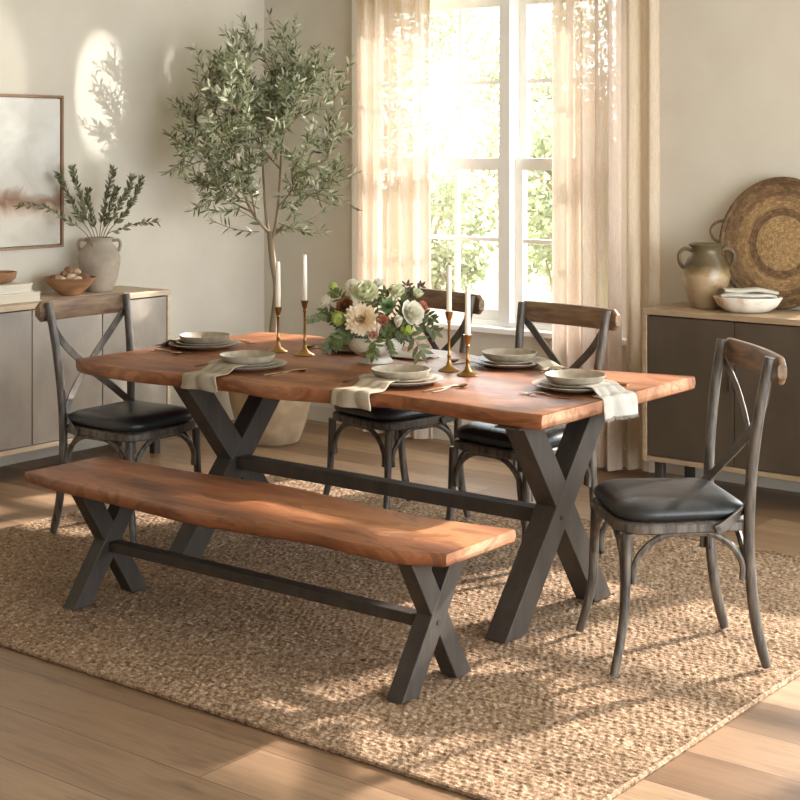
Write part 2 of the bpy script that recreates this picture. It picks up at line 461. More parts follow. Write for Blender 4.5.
class MB:
    def __init__(s):
        s.v = []; s.f = []
    def add(s, verts, faces):
        b = len(s.v)
        s.v.extend([tuple(x) for x in verts])
        s.f.extend([tuple(b+i for i in f) for f in faces])
        return s
    def box(s, x0, x1, y0, y1, z0, z1, mat=None):
        p = [(x0, y0, z0), (x1, y0, z0), (x1, y1, z0), (x0, y1, z0), (x0, y0, z1), (x1, y0, z1), (x1, y1, z1), (x0, y1, z1)]
        if mat is not None:
            p = [mat @ Vector(q) for q in p]
        return s.add(p, [(0, 3, 2, 1), (4, 5, 6, 7), (0, 1, 5, 4), (1, 2, 6, 5), (2, 3, 7, 6), (3, 0, 4, 7)])
    def sweep(s, path, profile, up=(0, 0, 1), scales=None, closed=False, cap=True):
        """profile: list of (a, b): a along side vector, b along the up-ish normal"""
        P = [Vector(p) for p in path]
        n = len(P); k = len(profile); up = Vector(up)
        vs = []
        for i in range(n):
            if closed:
                t = (P[(i+1) % n]-P[i-1]).normalized()
            else:
                t = (P[min(i+1, n-1)]-P[max(i-1, 0)]).normalized()
            side = t.cross(up)
            if side.length < 1e-4:
                side = t.cross(Vector((0, 1, 0.01)))
            side.normalize()
            nrm = side.cross(t).normalized()
            sc = scales[i] if scales else 1
            for a, b in profile:
                vs.append(P[i]+side*a*sc+nrm*b*sc)
        fs = []
        for i in range(n if closed else n-1):
            j = (i+1) % n
            for q in range(k):
                r = (q+1) % k
                fs.append((i*k+q, j*k+q, j*k+r, i*k+r))
        if not closed and cap:
            fs.append(tuple(range(k)))
            fs.append(tuple(reversed(range((n-1)*k, n*k))))
        return s.add(vs, fs)
    def tube(s, path, r, n=8, closed=False):
        P = [Vector(p) for p in path]
        m = len(P)
        rs = r if isinstance(r, (list, tuple)) else [r]*m
        if len(rs) != m:
            rs = [rs[0]+(rs[-1]-rs[0])*i/(m-1) for i in range(m)]
        t0 = (P[1]-P[0]).normalized()
        ref = Vector((0, 0, 1)) if abs(t0.z) < .9 else Vector((1, 0, 0))
        nrm = (ref - t0*ref.dot(t0)).normalized()
        vs = []; prev = t0
        for i in range(m):
            if closed:
                t = (P[(i+1) % m]-P[i-1]).normalized()
            else:
                t = (P[min(i+1, m-1)]-P[max(i-1, 0)]).normalized()
            q = prev.rotation_difference(t)
            nrm = (q @ nrm); nrm = (nrm - t*nrm.dot(t)).normalized(); prev = t
            bn = t.cross(nrm)
            for k in range(n):
                a = 2*PI*k/n
                vs.append(P[i]+(nrm*math.cos(a)+bn*math.sin(a))*rs[i])
        fs = []
        for i in range(m if closed else m-1):
            j = (i+1) % m
            for k in range(n):
                l = (k+1) % n
                fs.append((i*n+k, i*n+l, j*n+l, j*n+k))
        if not closed:
            fs.append(tuple(reversed(range(n)))); fs.append(tuple(range((m-1)*n, m*n)))
        return s.add(vs, fs)
    def lathe(s, prof, n=32, c=(0, 0, 0), sx=1, sy=1, wob=None):
        cx, cy, cz = c
        vs = []; idx = []
        for i, (r, z) in enumerate(prof):
            if r < 1e-6:
                idx.append([len(vs)]); vs.append((cx, cy, cz+z))
            else:
                ring = []
                for k in range(n):
                    a = 2*PI*k/n
                    rr = r*(wob(a, z) if wob else 1)
                    ring.append(len(vs)); vs.append((cx+rr*math.cos(a)*sx, cy+rr*math.sin(a)*sy, cz+z))
                idx.append(ring)
        fs = []
        for A, B in zip(idx, idx[1:]):
            for k in range(n):
                l = (k+1) % n
                if len(A) == 1 and len(B) == 1:
                    continue
                if len(A) == 1:
                    fs.append((A[0], B[l], B[k]))
                elif len(B) == 1:
                    fs.append((A[k], A[l], B[0]))
                else:
                    fs.append((A[k], A[l], B[l], B[k]))
        return s.add(vs, fs)
    def prism(s, poly, z0, z1, mid=None):
        """poly ccw list of (x, y); mid: list of polys with z between for shaped edges"""
        layers = [(poly, z0)] + (mid or []) + [(poly, z1)]
        if mid and isinstance(mid, list) and mid and mid[0] == 'abs':
            layers = mid[1]
        n = len(poly); vs = []; fs = []
        for p, z in layers:
            vs += [(x, y, z) for x, y in p]
        L = len(layers)
        for i in range(L-1):
            for k in range(n):
                l = (k+1) % n
                fs.append((i*n+k, i*n+l, (i+1)*n+l, (i+1)*n+k))
        fs.append(tuple(reversed(range(n)))); fs.append(tuple(range((L-1)*n, L*n)))
        return s.add(vs, fs)
    def grid(s, fn, nu, nv):
        vs = [fn(i/(nu-1), j/(nv-1)) for j in range(nv) for i in range(nu)]
        fs = [(j*nu+i, j*nu+i+1, (j+1)*nu+i+1, (j+1)*nu+i) for j in range(nv-1) for i in range(nu-1)]
        return s.add(vs, fs)
    def leaf(s, p, d, nrm, L, W, bend=.15):
        d = Vector(d).normalized(); nrm = Vector(nrm)
        nrm = (nrm - d*nrm.dot(d))
        if nrm.length < 1e-3:
            nrm = d.orthogonal()
        nrm.normalize(); sd = d.cross(nrm)
        p = Vector(p)
        pts = []
        for t, w in ((0, .12), (.35, 1), (.7, .8), (1, .04)):
            c = p + d*L*t - nrm*bend*L*t*t
            pts += [c+sd*W*w*.5, c-sd*W*w*.5]
        return s.add(pts, [(0, 2, 3, 1), (2, 4, 5, 3), (4, 6, 7, 5)])
    def build(s, name, mat, parent=None, smooth=True, sharp=40, bevel=0, bseg=2, loc=None, recalc=True):
        me = bpy.data.meshes.new(name)
        me.from_pydata(s.v, [], s.f)
        if recalc:
            import bmesh
            bm = bmesh.new(); bm.from_mesh(me)
            bmesh.ops.recalc_face_normals(bm, faces=bm.faces)
            bm.to_mesh(me); bm.free()
        if smooth:
            me.polygons.foreach_set('use_smooth', [True]*len(me.polygons))
            if sharp:
                me.set_sharp_from_angle(angle=math.radians(sharp))
        me.materials.append(M[mat] if isinstance(mat, str) else mat)
        me.update()
        o = bpy.data.objects.new(name, me)
        COL.objects.link(o)
        if parent is not None:
            o.parent = parent
        if loc is not None:
            o.location = loc
        if bevel:
            b = o.modifiers.new('bevel', 'BEVEL'); b.width = bevel; b.segments = bseg; b.limit_method = 'ANGLE'; b.angle_limit = math.radians(35)
            b.harden_normals = False
        return o

def tag(o, label, cat, group=None):
    o['label'] = label; o['category'] = cat
    if group: o['group'] = group
    return o
def thing(name, label, cat, loc=(0, 0, 0), rotz=0, group=None):
    o = bpy.data.objects.new(name, None)
    o.empty_display_size = .1
    COL.objects.link(o)
    o.location = loc; o.rotation_euler = (0, 0, rotz)
    return tag(o, label, cat, group)
def struct(o):
    o['kind'] = 'structure'; return o
def dup(root, loc, rotz, label, group=None, name=None):
    r = root.copy(); COL.objects.link(r)
    if name: r.name = name
    r.location = loc; r.rotation_euler = (0, 0, rotz); r['label'] = label
    if group: r['group'] = group
    for ch in list(root.children):
        c = ch.copy(); COL.objects.link(c); c.parent = r
        for g in list(ch.children):
            d = g.copy(); COL.objects.link(d); d.parent = c
    return r

def catmull(pts, n=6):
    P = [Vector(p) for p in pts]
    out = []
    for i in range(len(P)-1):
        p0 = P[max(i-1, 0)]; p1 = P[i]; p2 = P[i+1]; p3 = P[min(i+2, len(P)-1)]
        for k in range(n):
            t = k/n
            out.append(.5*((2*p1)+(p2-p0)*t+(2*p0-5*p1+4*p2-p3)*t*t+(3*p1-p0-3*p2+p3)*t**3))
    out.append(P[-1])
    return out

def rand_unit():
    while True:
        v = Vector((random.uniform(-1, 1), random.uniform(-1, 1), random.uniform(-1, 1)))
        if .05 < v.length < 1:
            return v.normalized()

# ------------------------------------------------------------------ room shell
struct(MB().box(XW-.2, XR+.2, YF-.2, YW+.2, -.12, 0).build('floor', 'floor', smooth=False))
struct(MB().box(XW-.2, XR+.2, YF-.2, YW+.2, ZC, ZC+.15).build('ceiling', 'ceiling', smooth=False))
struct(MB().box(XW-.2, XW, YF-.2, YW+.2, 0, ZC).build('wall_left', 'wall', smooth=False))
w = MB()
y0, y1 = YW, YW+.2
w.box(XW, WIN1[0], y0, y1, 0, ZC); w.box(WIN1[0], WIN1[1], y0, y1, 0, WIN1[2]); w.box(WIN1[0], WIN1[1], y0, y1, WIN1[3], ZC)
w.box(WIN1[1], WIN2[0], y0, y1, 0, ZC); w.box(WIN2[0], WIN2[1], y0, y1, 0, WIN2[2]); w.box(WIN2[0], WIN2[1], y0, y1, WIN2[3], ZC)
w.box(WIN2[1], XR+.2, y0, y1, 0, ZC)
struct(w.build('wall_back', 'wall', smooth=False))
w = MB()
w.box(XR, XR+.2, YF, ROPEN[0], 0, ZC); w.box(XR, XR+.2, ROPEN[1], YW, 0, ZC)
w.box(XR, XR+.2, ROPEN[0], ROPEN[1], ROPEN[3], ZC); w.box(XR, XR+.2, ROPEN[0], ROPEN[1], 0, ROPEN[2])
struct(w.build('wall_right', 'wall', smooth=False))
struct(MB().box(XW, XR+.2, YF-.2, YF, 0, ZC).build('wall_front', 'wall', smooth=False))
struct(MB().box(XW, XR, YW-.014, YW, 0, .095).build('baseboard_back', 'trim', bevel=.004))
struct(MB().box(XW, XW+.014, YF, YW-.014, 0, .095).build('baseboard_left', 'trim', bevel=.004))

def window(name, x0, x1, z0, z1, ncols, mulls):
    """double-hung units side by side in the opening"""
    root = bpy.data.objects.new(name, None); COL.objects.link(root); struct(root)
    f = MB(); yi, yo = YW+.0, YW+.16
    # jamb lining
    f.box(x0, x0+.03, yi, yo, z0, z1); f.box(x1-.03, x1, yi, yo, z0, z1)
    f.box(x0+.03, x1-.03, yi, yo, z1-.03, z1); f.box(x0+.03, x1-.03, yi+.03, yo, z0, z0+.03)
    # casing on the wall
    f.box(x0-.055, x0+.005, YW-.018, YW, z0-.02, z1+.09); f.box(x1-.005, x1+.055, YW-.018, YW, z0-.02, z1+.09)
    f.box(x0+.005, x1-.005, YW-.018, YW, z1-.005, z1+.09)
    for xm in mulls:
        f.box(xm-.035, xm+.035, YW-.012, yo, z0+.03, z1-.03)
    o = struct(f.build('window_frame', 'window_white', root, bevel=.003))
    s = MB(); s.box(x0-.075, x1+.075, YW-.06, YW+.03, z0-.028, z0+.004)
    struct(s.build('window_sill', 'window_white', root, bevel=.006))
    ed = [x0+.03]+[e for xm in mulls for e in (xm-.035, xm+.035)]+[x1-.03]
    spans = list(zip(ed[::2], ed[1::2]))
    zb, zt = z0+.03, z1-.03
    zm = zb + (zt-zb)*.482
    for (a, b), ncol in zip(spans, ncols):
        for (za, zz, yy, rb, rt) in ((zb, zm+.033, YW+.045, .06, .066), (zm-.033, zt, YW+.085, .066, .055)):
            q = MB(); st = .045; d = .036
            q.box(a, a+st, yy, yy+d, za, zz); q.box(b-st, b, yy, yy+d, za, zz)
            q.box(a+st, b-st, yy, yy+d, za, za+rb); q.box(a+st, b-st, yy, yy+d, zz-rt, zz)
            ia, ib, ja, jb = a+st, b-st, za+rb, zz-rt
            for k in range(1, ncol):
                xx = ia+(ib-ia)*k/ncol
                q.box(xx-.011, xx+.011, yy+.006, yy+d-.006, ja, jb)
            xs = [ia]+[ia+(ib-ia)*k/ncol for k in range(1, ncol)]+[ib]
            zz2 = (ja+jb)/2
            for k in range(ncol):
                q.box(xs[k]+(.011 if k else 0), xs[k+1]-(.011 if k < ncol-1 else 0), yy+.006, yy+d-.006, zz2-.011, zz2+.011)
            so = struct(q.build('sash', 'window_white', root))
            g = MB(); g.box(ia-.005, ib+.005, yy+d/2-.002, yy+d/2+.002, ja-.005, jb+.005)
            struct(g.build('pane', 'glass', so, smooth=False))
    return root
window('window_1', *WIN1, (3, 2), (MULL,))
window('window_2', *WIN2, (1, 1, 1), (-2.02, -.5))

# ------------------------------------------------------------------ rug
def rug():
    x0, x1, yy0, yy1 = -5.36, -1.964, 3.16, 5.77
    nx, ny = 680, 520
    xs = np.linspace(x0, x1, nx); ys = np.linspace(yy0, yy1, ny)
    X, Y = np.meshgrid(xs, ys)
    rng = np.random.default_rng(3)
    def smooth_noise(step, amp):
        gx, gy = int((x1-x0)/step)+3, int((yy1-yy0)/step)+3
        g = rng.standard_normal((gy, gx))
        fx = (X-x0)/step; fy = (Y-yy0)/step
        ix, iy = fx.astype(int), fy.astype(int); tx, ty = fx-ix, fy-iy
        tx = tx*tx*(3-2*tx); ty = ty*ty*(3-2*ty)
        return amp*((g[iy, ix]*(1-tx)+g[iy, ix+1]*tx)*(1-ty)+(g[iy+1, ix]*(1-tx)+g[iy+1, ix+1]*tx)*ty)
    yw = Y + smooth_noise(.09, .004) + smooth_noise(.035, .002)
    xw = X + smooth_noise(.05, .008)
    pitch = .0215
    row = np.floor(yw/pitch)
    ph = (yw/pitch-row)
    h1 = np.sqrt(np.clip(np.sin(PI*ph), 0, 1))
    kp = xw/.026 + .5*(row % 2) + .35*(ph-.5)
    h2 = np.sqrt(np.abs(np.sin(PI*kp)))
    kid = np.floor(kp)
    hh = np.sin(row*12.9898+kid*78.233)*43758.5453
    rnd = hh-np.floor(hh)
    Z = .003 + .0072*h1*(.2+.8*h2)*(.5+.7*rnd) + smooth_noise(.018, .0007)
    Z = np.minimum(Z, .0122)
    ex = np.minimum(np.minimum(X-x0, x1-X), np.minimum(Y-yy0, yy1-Y))
    # slightly ragged edge
    edge = smooth_noise(.06, .004)
    X2 = X + np.where((X-x0 < .001) | (x1-X < .001), edge, 0)
    Y2 = Y + np.where((Y-yy0 < .001) | (yy1-Y < .001), edge, 0)
    Z = np.where(ex < 1e-6, .001, Z)
    co = np.stack([X2, Y2, Z], -1).reshape(-1, 3).astype(np.float32)
    idx = np.arange(nx*ny).reshape(ny, nx)
    q = np.stack([idx[:-1, :-1], idx[:-1, 1:], idx[1:, 1:], idx[1:, :-1]], -1).reshape(-1, 4)
    me = bpy.data.meshes.new('jute_rug')
    me.vertices.add(len(co)); me.vertices.foreach_set('co', co.ravel())
    me.loops.add(q.size); me.loops.foreach_set('vertex_index', q.ravel().astype(np.int32))
    me.polygons.add(len(q)); me.polygons.foreach_set('loop_start', np.arange(0, q.size, 4, dtype=np.int32))
    me.polygons.foreach_set('use_smooth', np.ones(len(q), dtype=bool))
    me.update(calc_edges=True)
    me.materials.append(M['jute'])
    o = bpy.data.objects.new('jute_rug', me); COL.objects.link(o)
    tag(o, 'large chunky braided natural jute rug under the dining set', 'rug')
    # braided border
    b = MB(); pts = []
    c = [(x0, yy0), (x1, yy0), (x1, yy1), (x0, yy1)]
    for i in range(4):
        a, d = Vector((*c[i], .007)), Vector((*c[(i+1) % 4], .007))
        n = int((d-a).length/.012)
        for k in range(n):
            p = a.lerp(d, k/n)
            pts.append((p, .0065+.003*abs(math.sin(k*.9))+random.uniform(-.001, .001)))
    b.tube([p for p, r in pts], [r for p, r in pts], 7, closed=True)
    b.build('border', 'jute', o)
rug()

# ------------------------------------------------------------------ live-edge table and bench
def slab(name, front, back, z0, z1, parent):
    """front, back: (x, y) polylines from left to right; edge is undercut like a live edge"""
    def dense(pl, n):
        pts = catmull([(x, y, 0) for x, y in pl], 8)
        return [(p.x, p.y) for p in pts]
    f = dense(front, 8); b = dense(back, 8)
    poly = f + b[::-1]
    nf, nb = len(f), len(b)
    rng = random.Random(5)
    ph = [rng.uniform(0, 6) for _ in range(4)]
    def inset(d, jitter):
        out = []
        for i, (x, y) in enumerate(poly):
            j = jitter*(math.sin(x*7+ph[0])+.6*math.sin(x*17+ph[1]))
            out.append((x, y+(d+j) if i < nf else y-(d+j)))
        return out
    e = z1-z0
    layers = [(inset(.011, .003), z0), (inset(.005, .003), z0+e*.12), (inset(.0, .003), z0+e*.45), (inset(0, .001), z0+e*.8), (inset(.003, 0), z0+e*.94), (inset(.009, 0), z1)]
    # crop the ends a hair per layer for eased ends
    xl = min(p[0] for p in poly); xr = max(p[0] for p in poly)
    L2 = []
    for p, z in layers:
        t = .007 if z in (z1, z0) else 0
        L2.append(([(min(max(x, xl+t), xr-t), y) for x, y in p], z))
    m = MB().prism(poly, z0, z1, ['abs', L2])
    o = m.build(name, 'slab', parent, sharp=50)
    o.data.materials.append(M['slab_end'])
    for p in o.data.polygons:
        if abs(p.normal.x) > .9:
            p.material_index = 1
    return o

def xleg_beams(parent, x, ya, yb, ztop, w, t, lean=.03):
    """two flat-sided beams crossing; w = width in the plane, t = thickness along X"""
    for k, (y0, y1_) in enumerate(((ya, yb), (yb, ya))):
        # parallelogram beam from floor y0 to top y1_
        s = 1 if y1_ > y0 else -1
        y1_ = y1_+lean if y1_ < y0 else y1_-.01
        ang = math.atan2(ztop, abs(y1_-y0)-w)
        hw = w/math.sin(ang)          # horizontal width of the cut
        if s > 0:
            fl, fr, tl, tr = y0, y0+hw, y1_-hw, y1_
        else:
            fl, fr, tl, tr = y0-hw, y0, y1_, y1_+hw
        tt = t/2 - (.0015 if k else 0)
        m = MB()
        p = [(x-tt, fl, 0), (x+tt, fl, 0), (x+tt, fr, 0), (x-tt, fr, 0), (x-tt, tl, ztop), (x+tt, tl, ztop), (x+tt, tr, ztop), (x-tt, tr, ztop)]
        m.add(p, [(0, 3, 2, 1), (4, 5, 6, 7), (0, 1, 5, 4), (1, 2, 6, 5), (2, 3, 7, 6), (3, 0, 4, 7)])
        o = m.build('leg', 'leg_metal', parent, bevel=.003)
        if k == 0:
            for sg in (1, -1):
                bl = MB()
                pth = [(x+sg*(t/2-.004), (ya+yb)/2, ztop/2), (x+sg*(t/2+.003), (ya+yb)/2, ztop/2)]
                bl.tube(pth, .008, 10)
                bl.build('bolt', 'cab_gap', o)
    return

ZF = .0125     # top of the rug pile the feet stand on
tx, ty = -3.88, 4.75
t = thing('dining_table', 'live-edge reddish acacia dining table on crossed dark metal legs', 'table', (tx, ty, ZF))
front = [(-4.99, 4.18), (-4.85, 4.135), (-4.53, 4.13), (-4.30, 4.16), (-4.08, 4.185), (-3.89, 4.165), (-3.675, 4.215), (-3.40, 4.275), (-3.24, 4.275), (-3.02, 4.258), (-2.87, 4.246), (-2.745, 4.262)]
back = [(-5.03, 5.34), (-4.7, 5.385), (-4.3, 5.35), (-3.9, 5.34), (-3.6, 5.255), (-3.25, 5.23), (-3.0, 5.285), (-2.745, 5.345)]
sh = lambda pl: [(x-tx, y-ty) for x, y in pl]
slab('tabletop', sh(front), sh(back), .708-ZF, .760-ZF, t)
xleg_beams(t, -2.87-tx, 4.168-ty, 4.86-ty, .7065-ZF, .095, .085, .108)
xleg_beams(t, -4.40-tx, 4.155-ty, 4.86-ty, .7065-ZF, .095, .085, .045)
m = MB().box(-4.357-tx, -2.913-tx, 4.482-ty, 4.548-ty, .335-ZF, .385-ZF)
m.build('stretcher', 'leg_metal', t, bevel=.003)
for xx in (-2.87, -4.40):
    MB().box(xx-.05-tx, xx+.05-tx, 4.24-ty, 5.2-ty, .7015-ZF, .7075-ZF).build('mounting_plate', 'leg_metal', t)

bx, by = -3.6, 3.75
t = thing('dining_bench', 'live-edge reddish wooden bench on crossed metal legs before the table', 'bench', (bx, by, ZF))
front = [(-4.555, 3.575), (-4.3, 3.55), (-4.016, 3.535), (-3.75, 3.515), (-3.636, 3.512), (-3.40, 3.535), (-3.197, 3.56), (-2.95, 3.55), (-2.79, 3.562), (-2.665, 3.62)]
back = [(-4.55, 3.955), (-4.2, 3.955), (-3.85, 3.985), (-3.59, 4.0), (-3.28, 3.965), (-3.0, 3.945), (-2.668, 3.99)]
sh = lambda pl: [(x-bx, y-by) for x, y in pl]
slab('bench_seat', sh(front), sh(back), .408-ZF, .450-ZF, t)
xleg_beams(t, -2.79-bx, 3.53-by, 3.885-by, .4065-ZF, .068, .062, .05)
xleg_beams(t, -4.255-bx, 3.53-by, 3.885-by, .4065-ZF, .068, .062, .035)
MB().box(-4.224-bx, -2.822-bx, 3.69-by, 3.74-by, .186-ZF, .222-ZF).build('stretcher', 'leg_metal', t, bevel=.003)

# ------------------------------------------------------------------ cross-back chairs
def rounded_trap(wf, wr, df, dr, r, n=6, grow=0):
    """seat outline, front (y=-df) wf wide, rear (y=dr) wr wide"""
    cs = [(-wf/2-grow, -df-grow), (wf/2+grow, -df-grow), (wr/2+grow, dr+grow), (-wr/2-grow, dr+grow)]
    rr = [r*1.5, r*1.5, r*.8, r*.8]
    out = []
    for i in range(4):
        p = Vector(cs[i]); a = (Vector(cs[i-1])-p).normalized(); b = (Vector(cs[(i+1) % 4])-p).normalized()
        p0 = p+a*rr[i]; p1 = p+b*rr[i]
        for k in range(n+1):
            t_ = k/n
            q = p0*(1-t_)**2+p*2*t_*(1-t_)+p1*t_*t_
            out.append((q.x, q.y))
    return out

def make_chair(label):
    t = thing('dining_chair', label, 'chair', group='cross-back dining chairs')
    # seat frame ring
    so = rounded_trap(.45, .41, .215, .215, .08)
    lay = []
    for g, z in ((-.006, .427), (0, .433), (0, .455), (-.006, .461)):
        lay.append((rounded_trap(.45, .41, .215, .215, .08, grow=g), z))
    MB().prism(so, 0, 1, ['abs', lay]).build('seat_frame', 'chair_wood', t)
    # cushion
    lay = []
    for g, z in ((-.03, .4605), (-.012, .466), (-.002, .478), (-.004, .492), (-.018, .506), (-.05, .516), (-.10, .521), (-.16, .523)):
        lay.append((rounded_trap(.45, .41, .215, .215, .08, grow=g), z))
    o0 = rounded_trap(.45, .41, .215, .215, .08, grow=-.004)
    lay = []
    for f, z in ((.88, .4605), (.955, .466), (1.0, .479), (.995, .492), (.95, .505), (.85, .516), (.7, .522), (.45, .5255), (.15, .527)):
        lay.append(([(x*f, y*f) for x, y in o0], z))
    MB().prism(so, 0, 1, ['abs', lay]).build('cushion', 'leather', t, sharp=70)
    for s in (-1, 1):
        p = catmull([(s*.195, -.185, .43), (s*.197, -.19, .30), (s*.202, -.20, .15), (s*.222, -.235, 0)], 5)
        MB().tube(p, [.018, .0135], 10).build('leg', 'chair_wood', t)
    for s in (-1, 1):
        p = catmull([(s*.200, .262, 0), (s*.196, .228, .14), (s*.196, .208, .32), (s*.198, .205, .46), (s*.205, .212, .62), (s*.216, .232, .80), (s*.226, .262, .972)], 6)
        o = MB().tube(p, [.0145, .0155, .017, .0175] + [.0175]*(len(p)-5) + [.0165], 10).build('rear_post', 'chair_wood', t)
    # curved top rail behind the posts, with rounded ends
    path = []
    for k in range(25):
        u = -1+2*k/24
        path.append((u*.262, .293+.022*(1-u*u)-.004, .932))
    prof = []
    for k in range(16):
        a = 2*PI*k/16
        ca, sa = math.cos(a), math.sin(a)
        prof.append((math.copysign(abs(ca)**.6, ca)*.0145, math.copysign(abs(sa)**.5, sa)*.044))
    sc = [1]*25
    m = MB().sweep(path, prof, (0, 0, 1), None)
    # round the ends
    for i in range(25):
        u = abs(-1+2*i/24)
        if u > .9:
            f = math.sqrt(max(.05, 1-((u-.9)/.1)**2*.75))
            for k in range(16):
                x, y, z = m.v[i*16+k]
                m.v[i*16+k] = (x, y, .932+(z-.932)*f)
    m.build('top_rail', 'rail_wood', t)
    # crossing straps that run down and forward onto the seat frame
    for s in (-1, 1):
        dd = .006*s
        p = catmull([(-s*.217, .266+dd*.4, .905), (-s*.13, .283+dd, .80), (0, .272+dd, .68), (s*.125, .237+dd, .575), (s*.188, .19, .50), (s*.221, .12, .452), (s*.2225, .09, .438)], 7)
        m = MB()
        n = len(p)
        wd = .016; th = .0035
        vs = []
        for i in range(n):
            tg = (p[min(i+1, n-1)]-p[max(i-1, 0)]).normalized()
            u = i/(n-1)
            nb = Vector((0, 1, 0)) if u < .62 else Vector((0, 1, 0)).lerp(Vector((s, .25, 0)), min(1, (u-.62)/.25)).normalized()
            sd = tg.cross(nb).normalized(); nn = sd.cross(tg).normalized()
            for a, b in ((-wd, -th), (wd, -th), (wd, th), (-wd, th)):
                vs.append(p[i]+sd*a+nn*b)
        fs = []
        for i in range(n-1):
            for k in range(4):
                l = (k+1) % 4
                fs.append((i*4+k, (i+1)*4+k, (i+1)*4+l, i*4+l))
        fs += [(0, 1, 2, 3), (4*n-1, 4*n-2, 4*n-3, 4*n-4)]
        m.add(vs, fs)
        o = m.build('cross_strap', 'strap_metal', t, bevel=.0015)
        r = MB().tube([(s*.222, .098, .443), (s*.2295, .098, .443)], .006, 8)
        r.build('rivet', 'chair_wood', o)
    # bentwood arches under the seat
    def arch(a, b, drop=.15):
        a, b = Vector(a), Vector(b)
        pts = [a, a+Vector((0, 0, drop*.35)), a.lerp(b, .10)+Vector((0, 0, drop*.72)), a.lerp(b, .28)+Vector((0, 0, drop*.97)), a.lerp(b, .5)+Vector((0, 0, drop*1.0)),
               a.lerp(b, .72)+Vector((0, 0, drop*.97)), a.lerp(b, .90)+Vector((0, 0, drop*.72)), b+Vector((0, 0, drop*.35)), b]
        MB().tube(catmull(pts, 4), .0105, 8).build('brace', 'chair_wood', t)
    zf = .275
    arch((-.172, -.192, zf), (.172, -.192, zf))
    arch((-.170, .20, zf), (.170, .20, zf))
    for s in (-1, 1):
        arch((s*.199, -.165, zf), (s*.196, .183, zf))
    return t

chair = make_chair('dining chair turned at an angle at the right end of the table')
chair.location = (-2.379, 4.436, ZF+.004); chair.rotation_euler = (0, 0, math.radians(-45))
dup(chair, (-4.885, 4.395, ZF+.004), math.radians(93), 'dining chair at the left table end, before the taupe sideboard')
dup(chair, (-4.17, 5.27, ZF+.004), math.radians(-12), 'dining chair tucked behind the table, half hidden by flowers and candles')
dup(chair, (-3.385, 5.10, ZF+.004), math.radians(-8), 'dining chair tucked behind the table in front of the right curtain')

# ------------------------------------------------------------------ sideboards
def sideboard(label, loc, rotz, W=1.84, D=.40, H=.872, nd=4, fx='cab_frame_x', fz='cab_frame', dm='cab_door', knobs=False):
    """local: front faces -y at y=0, left end x=0"""
    t = thing('sideboard', label, 'sideboard', loc, rotz)
    b = MB()
    e = .022
    zb = .15
    b.box(0, W, 0, D, H-.028, H)
    o = b.build('top_panel', fx, t, bevel=.003)
    for q in (0, W-e):
        MB().box(q, q+e, 0, D, zb, H-.0285).build('side_panel', fz, t, bevel=.002)
    b = MB(); b.box(e, W-e, 0, D, zb, zb+.024)
    b.build('bottom_panel', fx, t, bevel=.002)
    b = MB(); b.box(e, W-e, .03, D-.005, zb+.024, H-.0285)
    b.build('carcass', 'cab_gap', t, smooth=False)
    dw = (W-2*e)/nd
    for k in range(nd):
        d = MB()
        d.box(e+k*dw+.003, e+(k+1)*dw-.003, .006, .028, zb+.028, H-.034)
        dd = d.build('door', dm, t, bevel=.0015)
        hx = e+(k+1)*dw-.018 if k % 2 == 0 else e+k*dw+.018
        if knobs:
            MB().box(hx-.005, hx+.005, -.006, .007, .52, .60).build('handle', 'leg_metal', dd, bevel=.002)
    for (xx, yy) in ((.05, .03), (W-.09, .03), (.05, D-.07), (W-.09, D-.07)):
        MB().box(xx, xx+.04, yy, yy+.04, 0, zb-.001).build('leg', 'leg_metal', t, bevel=.002)
    return t
sideboard('low taupe-doored oak sideboard on the left wall under the painting', (-6.05, 5.72-1.84, 0), PI/2)
sideboard('low oak sideboard with dark shade-toned doors right of the window holding the woven tray', (-3.59, 6.45, 0), 0, fx='cab_frame_shaded', fz='cab_frame_shaded', dm='cab_door_shaded', knobs=True)

# ------------------------------------------------------------------ painting
def painting():
    y0, y1, z0, z1 = 3.75, 5.31, 1.108, 1.912
    t = thing('framed_painting', 'abstract cream and brown landscape painting in thin wood frame', 'painting', (XW+.001, (y0+y1)/2, z0))
    h = (y1-y0)/2; H = z1-z0; f = .014; d = .035
    m = MB(); m.box(0, d, -h, -h+f, 0, H); m.box(0, d, h-f, h, 0, H); m.box(0, d, -h+f, h-f, 0, f); m.box(0, d, -h+f, h-f, H-f, H)
    m.build('frame', 'art_frame', t, bevel=.002)
    m = MB(); m.box(.004, .024, -h+f+.004, h-f-.004, f+.004, H-f-.004)
    m.build('canvas', 'art', t, smooth=False)
painting()

# ------------------------------------------------------------------ curtains
def curtain(name, label, x0, x1, yc, amp, waves, mat, ztop=2.68, zbot=.02, seed=1, edge=None):
    rng = random.Random(seed)
    ph = [rng.uniform(0, 6.28) for _ in range(5)]
    t = thing(name, label, 'curtain', ((x0+x1)/2, yc, 0))
    nu, nv = 150, 50
    W = x1-x0
    def fn(u, v):
        z = zbot+(ztop-zbot)*v
        a = amp*(1-.35*v)
        s = u*waves*2*PI
        y = a*(math.sin(s+ph[0]+.25*math.sin(v*3+ph[1]))*.8+.35*math.sin(s*1.7+ph[2]+.5*v)+.2*math.sin(s*.43+ph[3]))
        x = -W/2+W*(u+.012*math.sin(s*1.0+ph[4])+.008*math.sin(v*4+s))
        return (x, y, z)
    o = MB().grid(fn, nu, nv).build('panel', mat, t, sharp=0, recalc=False)
    # rings at the top
    for k in range(7):
        r = MB()
        x = -W/2+W*(k+.5)/7
        c = [(x, .022*math.cos(a), 2.70+.022*math.sin(a)) for a in [2*PI*i/14 for i in range(14)]]
        r.tube(c, .003, 6, closed=True)
        r.build('ring', 'brass', t)
    return t
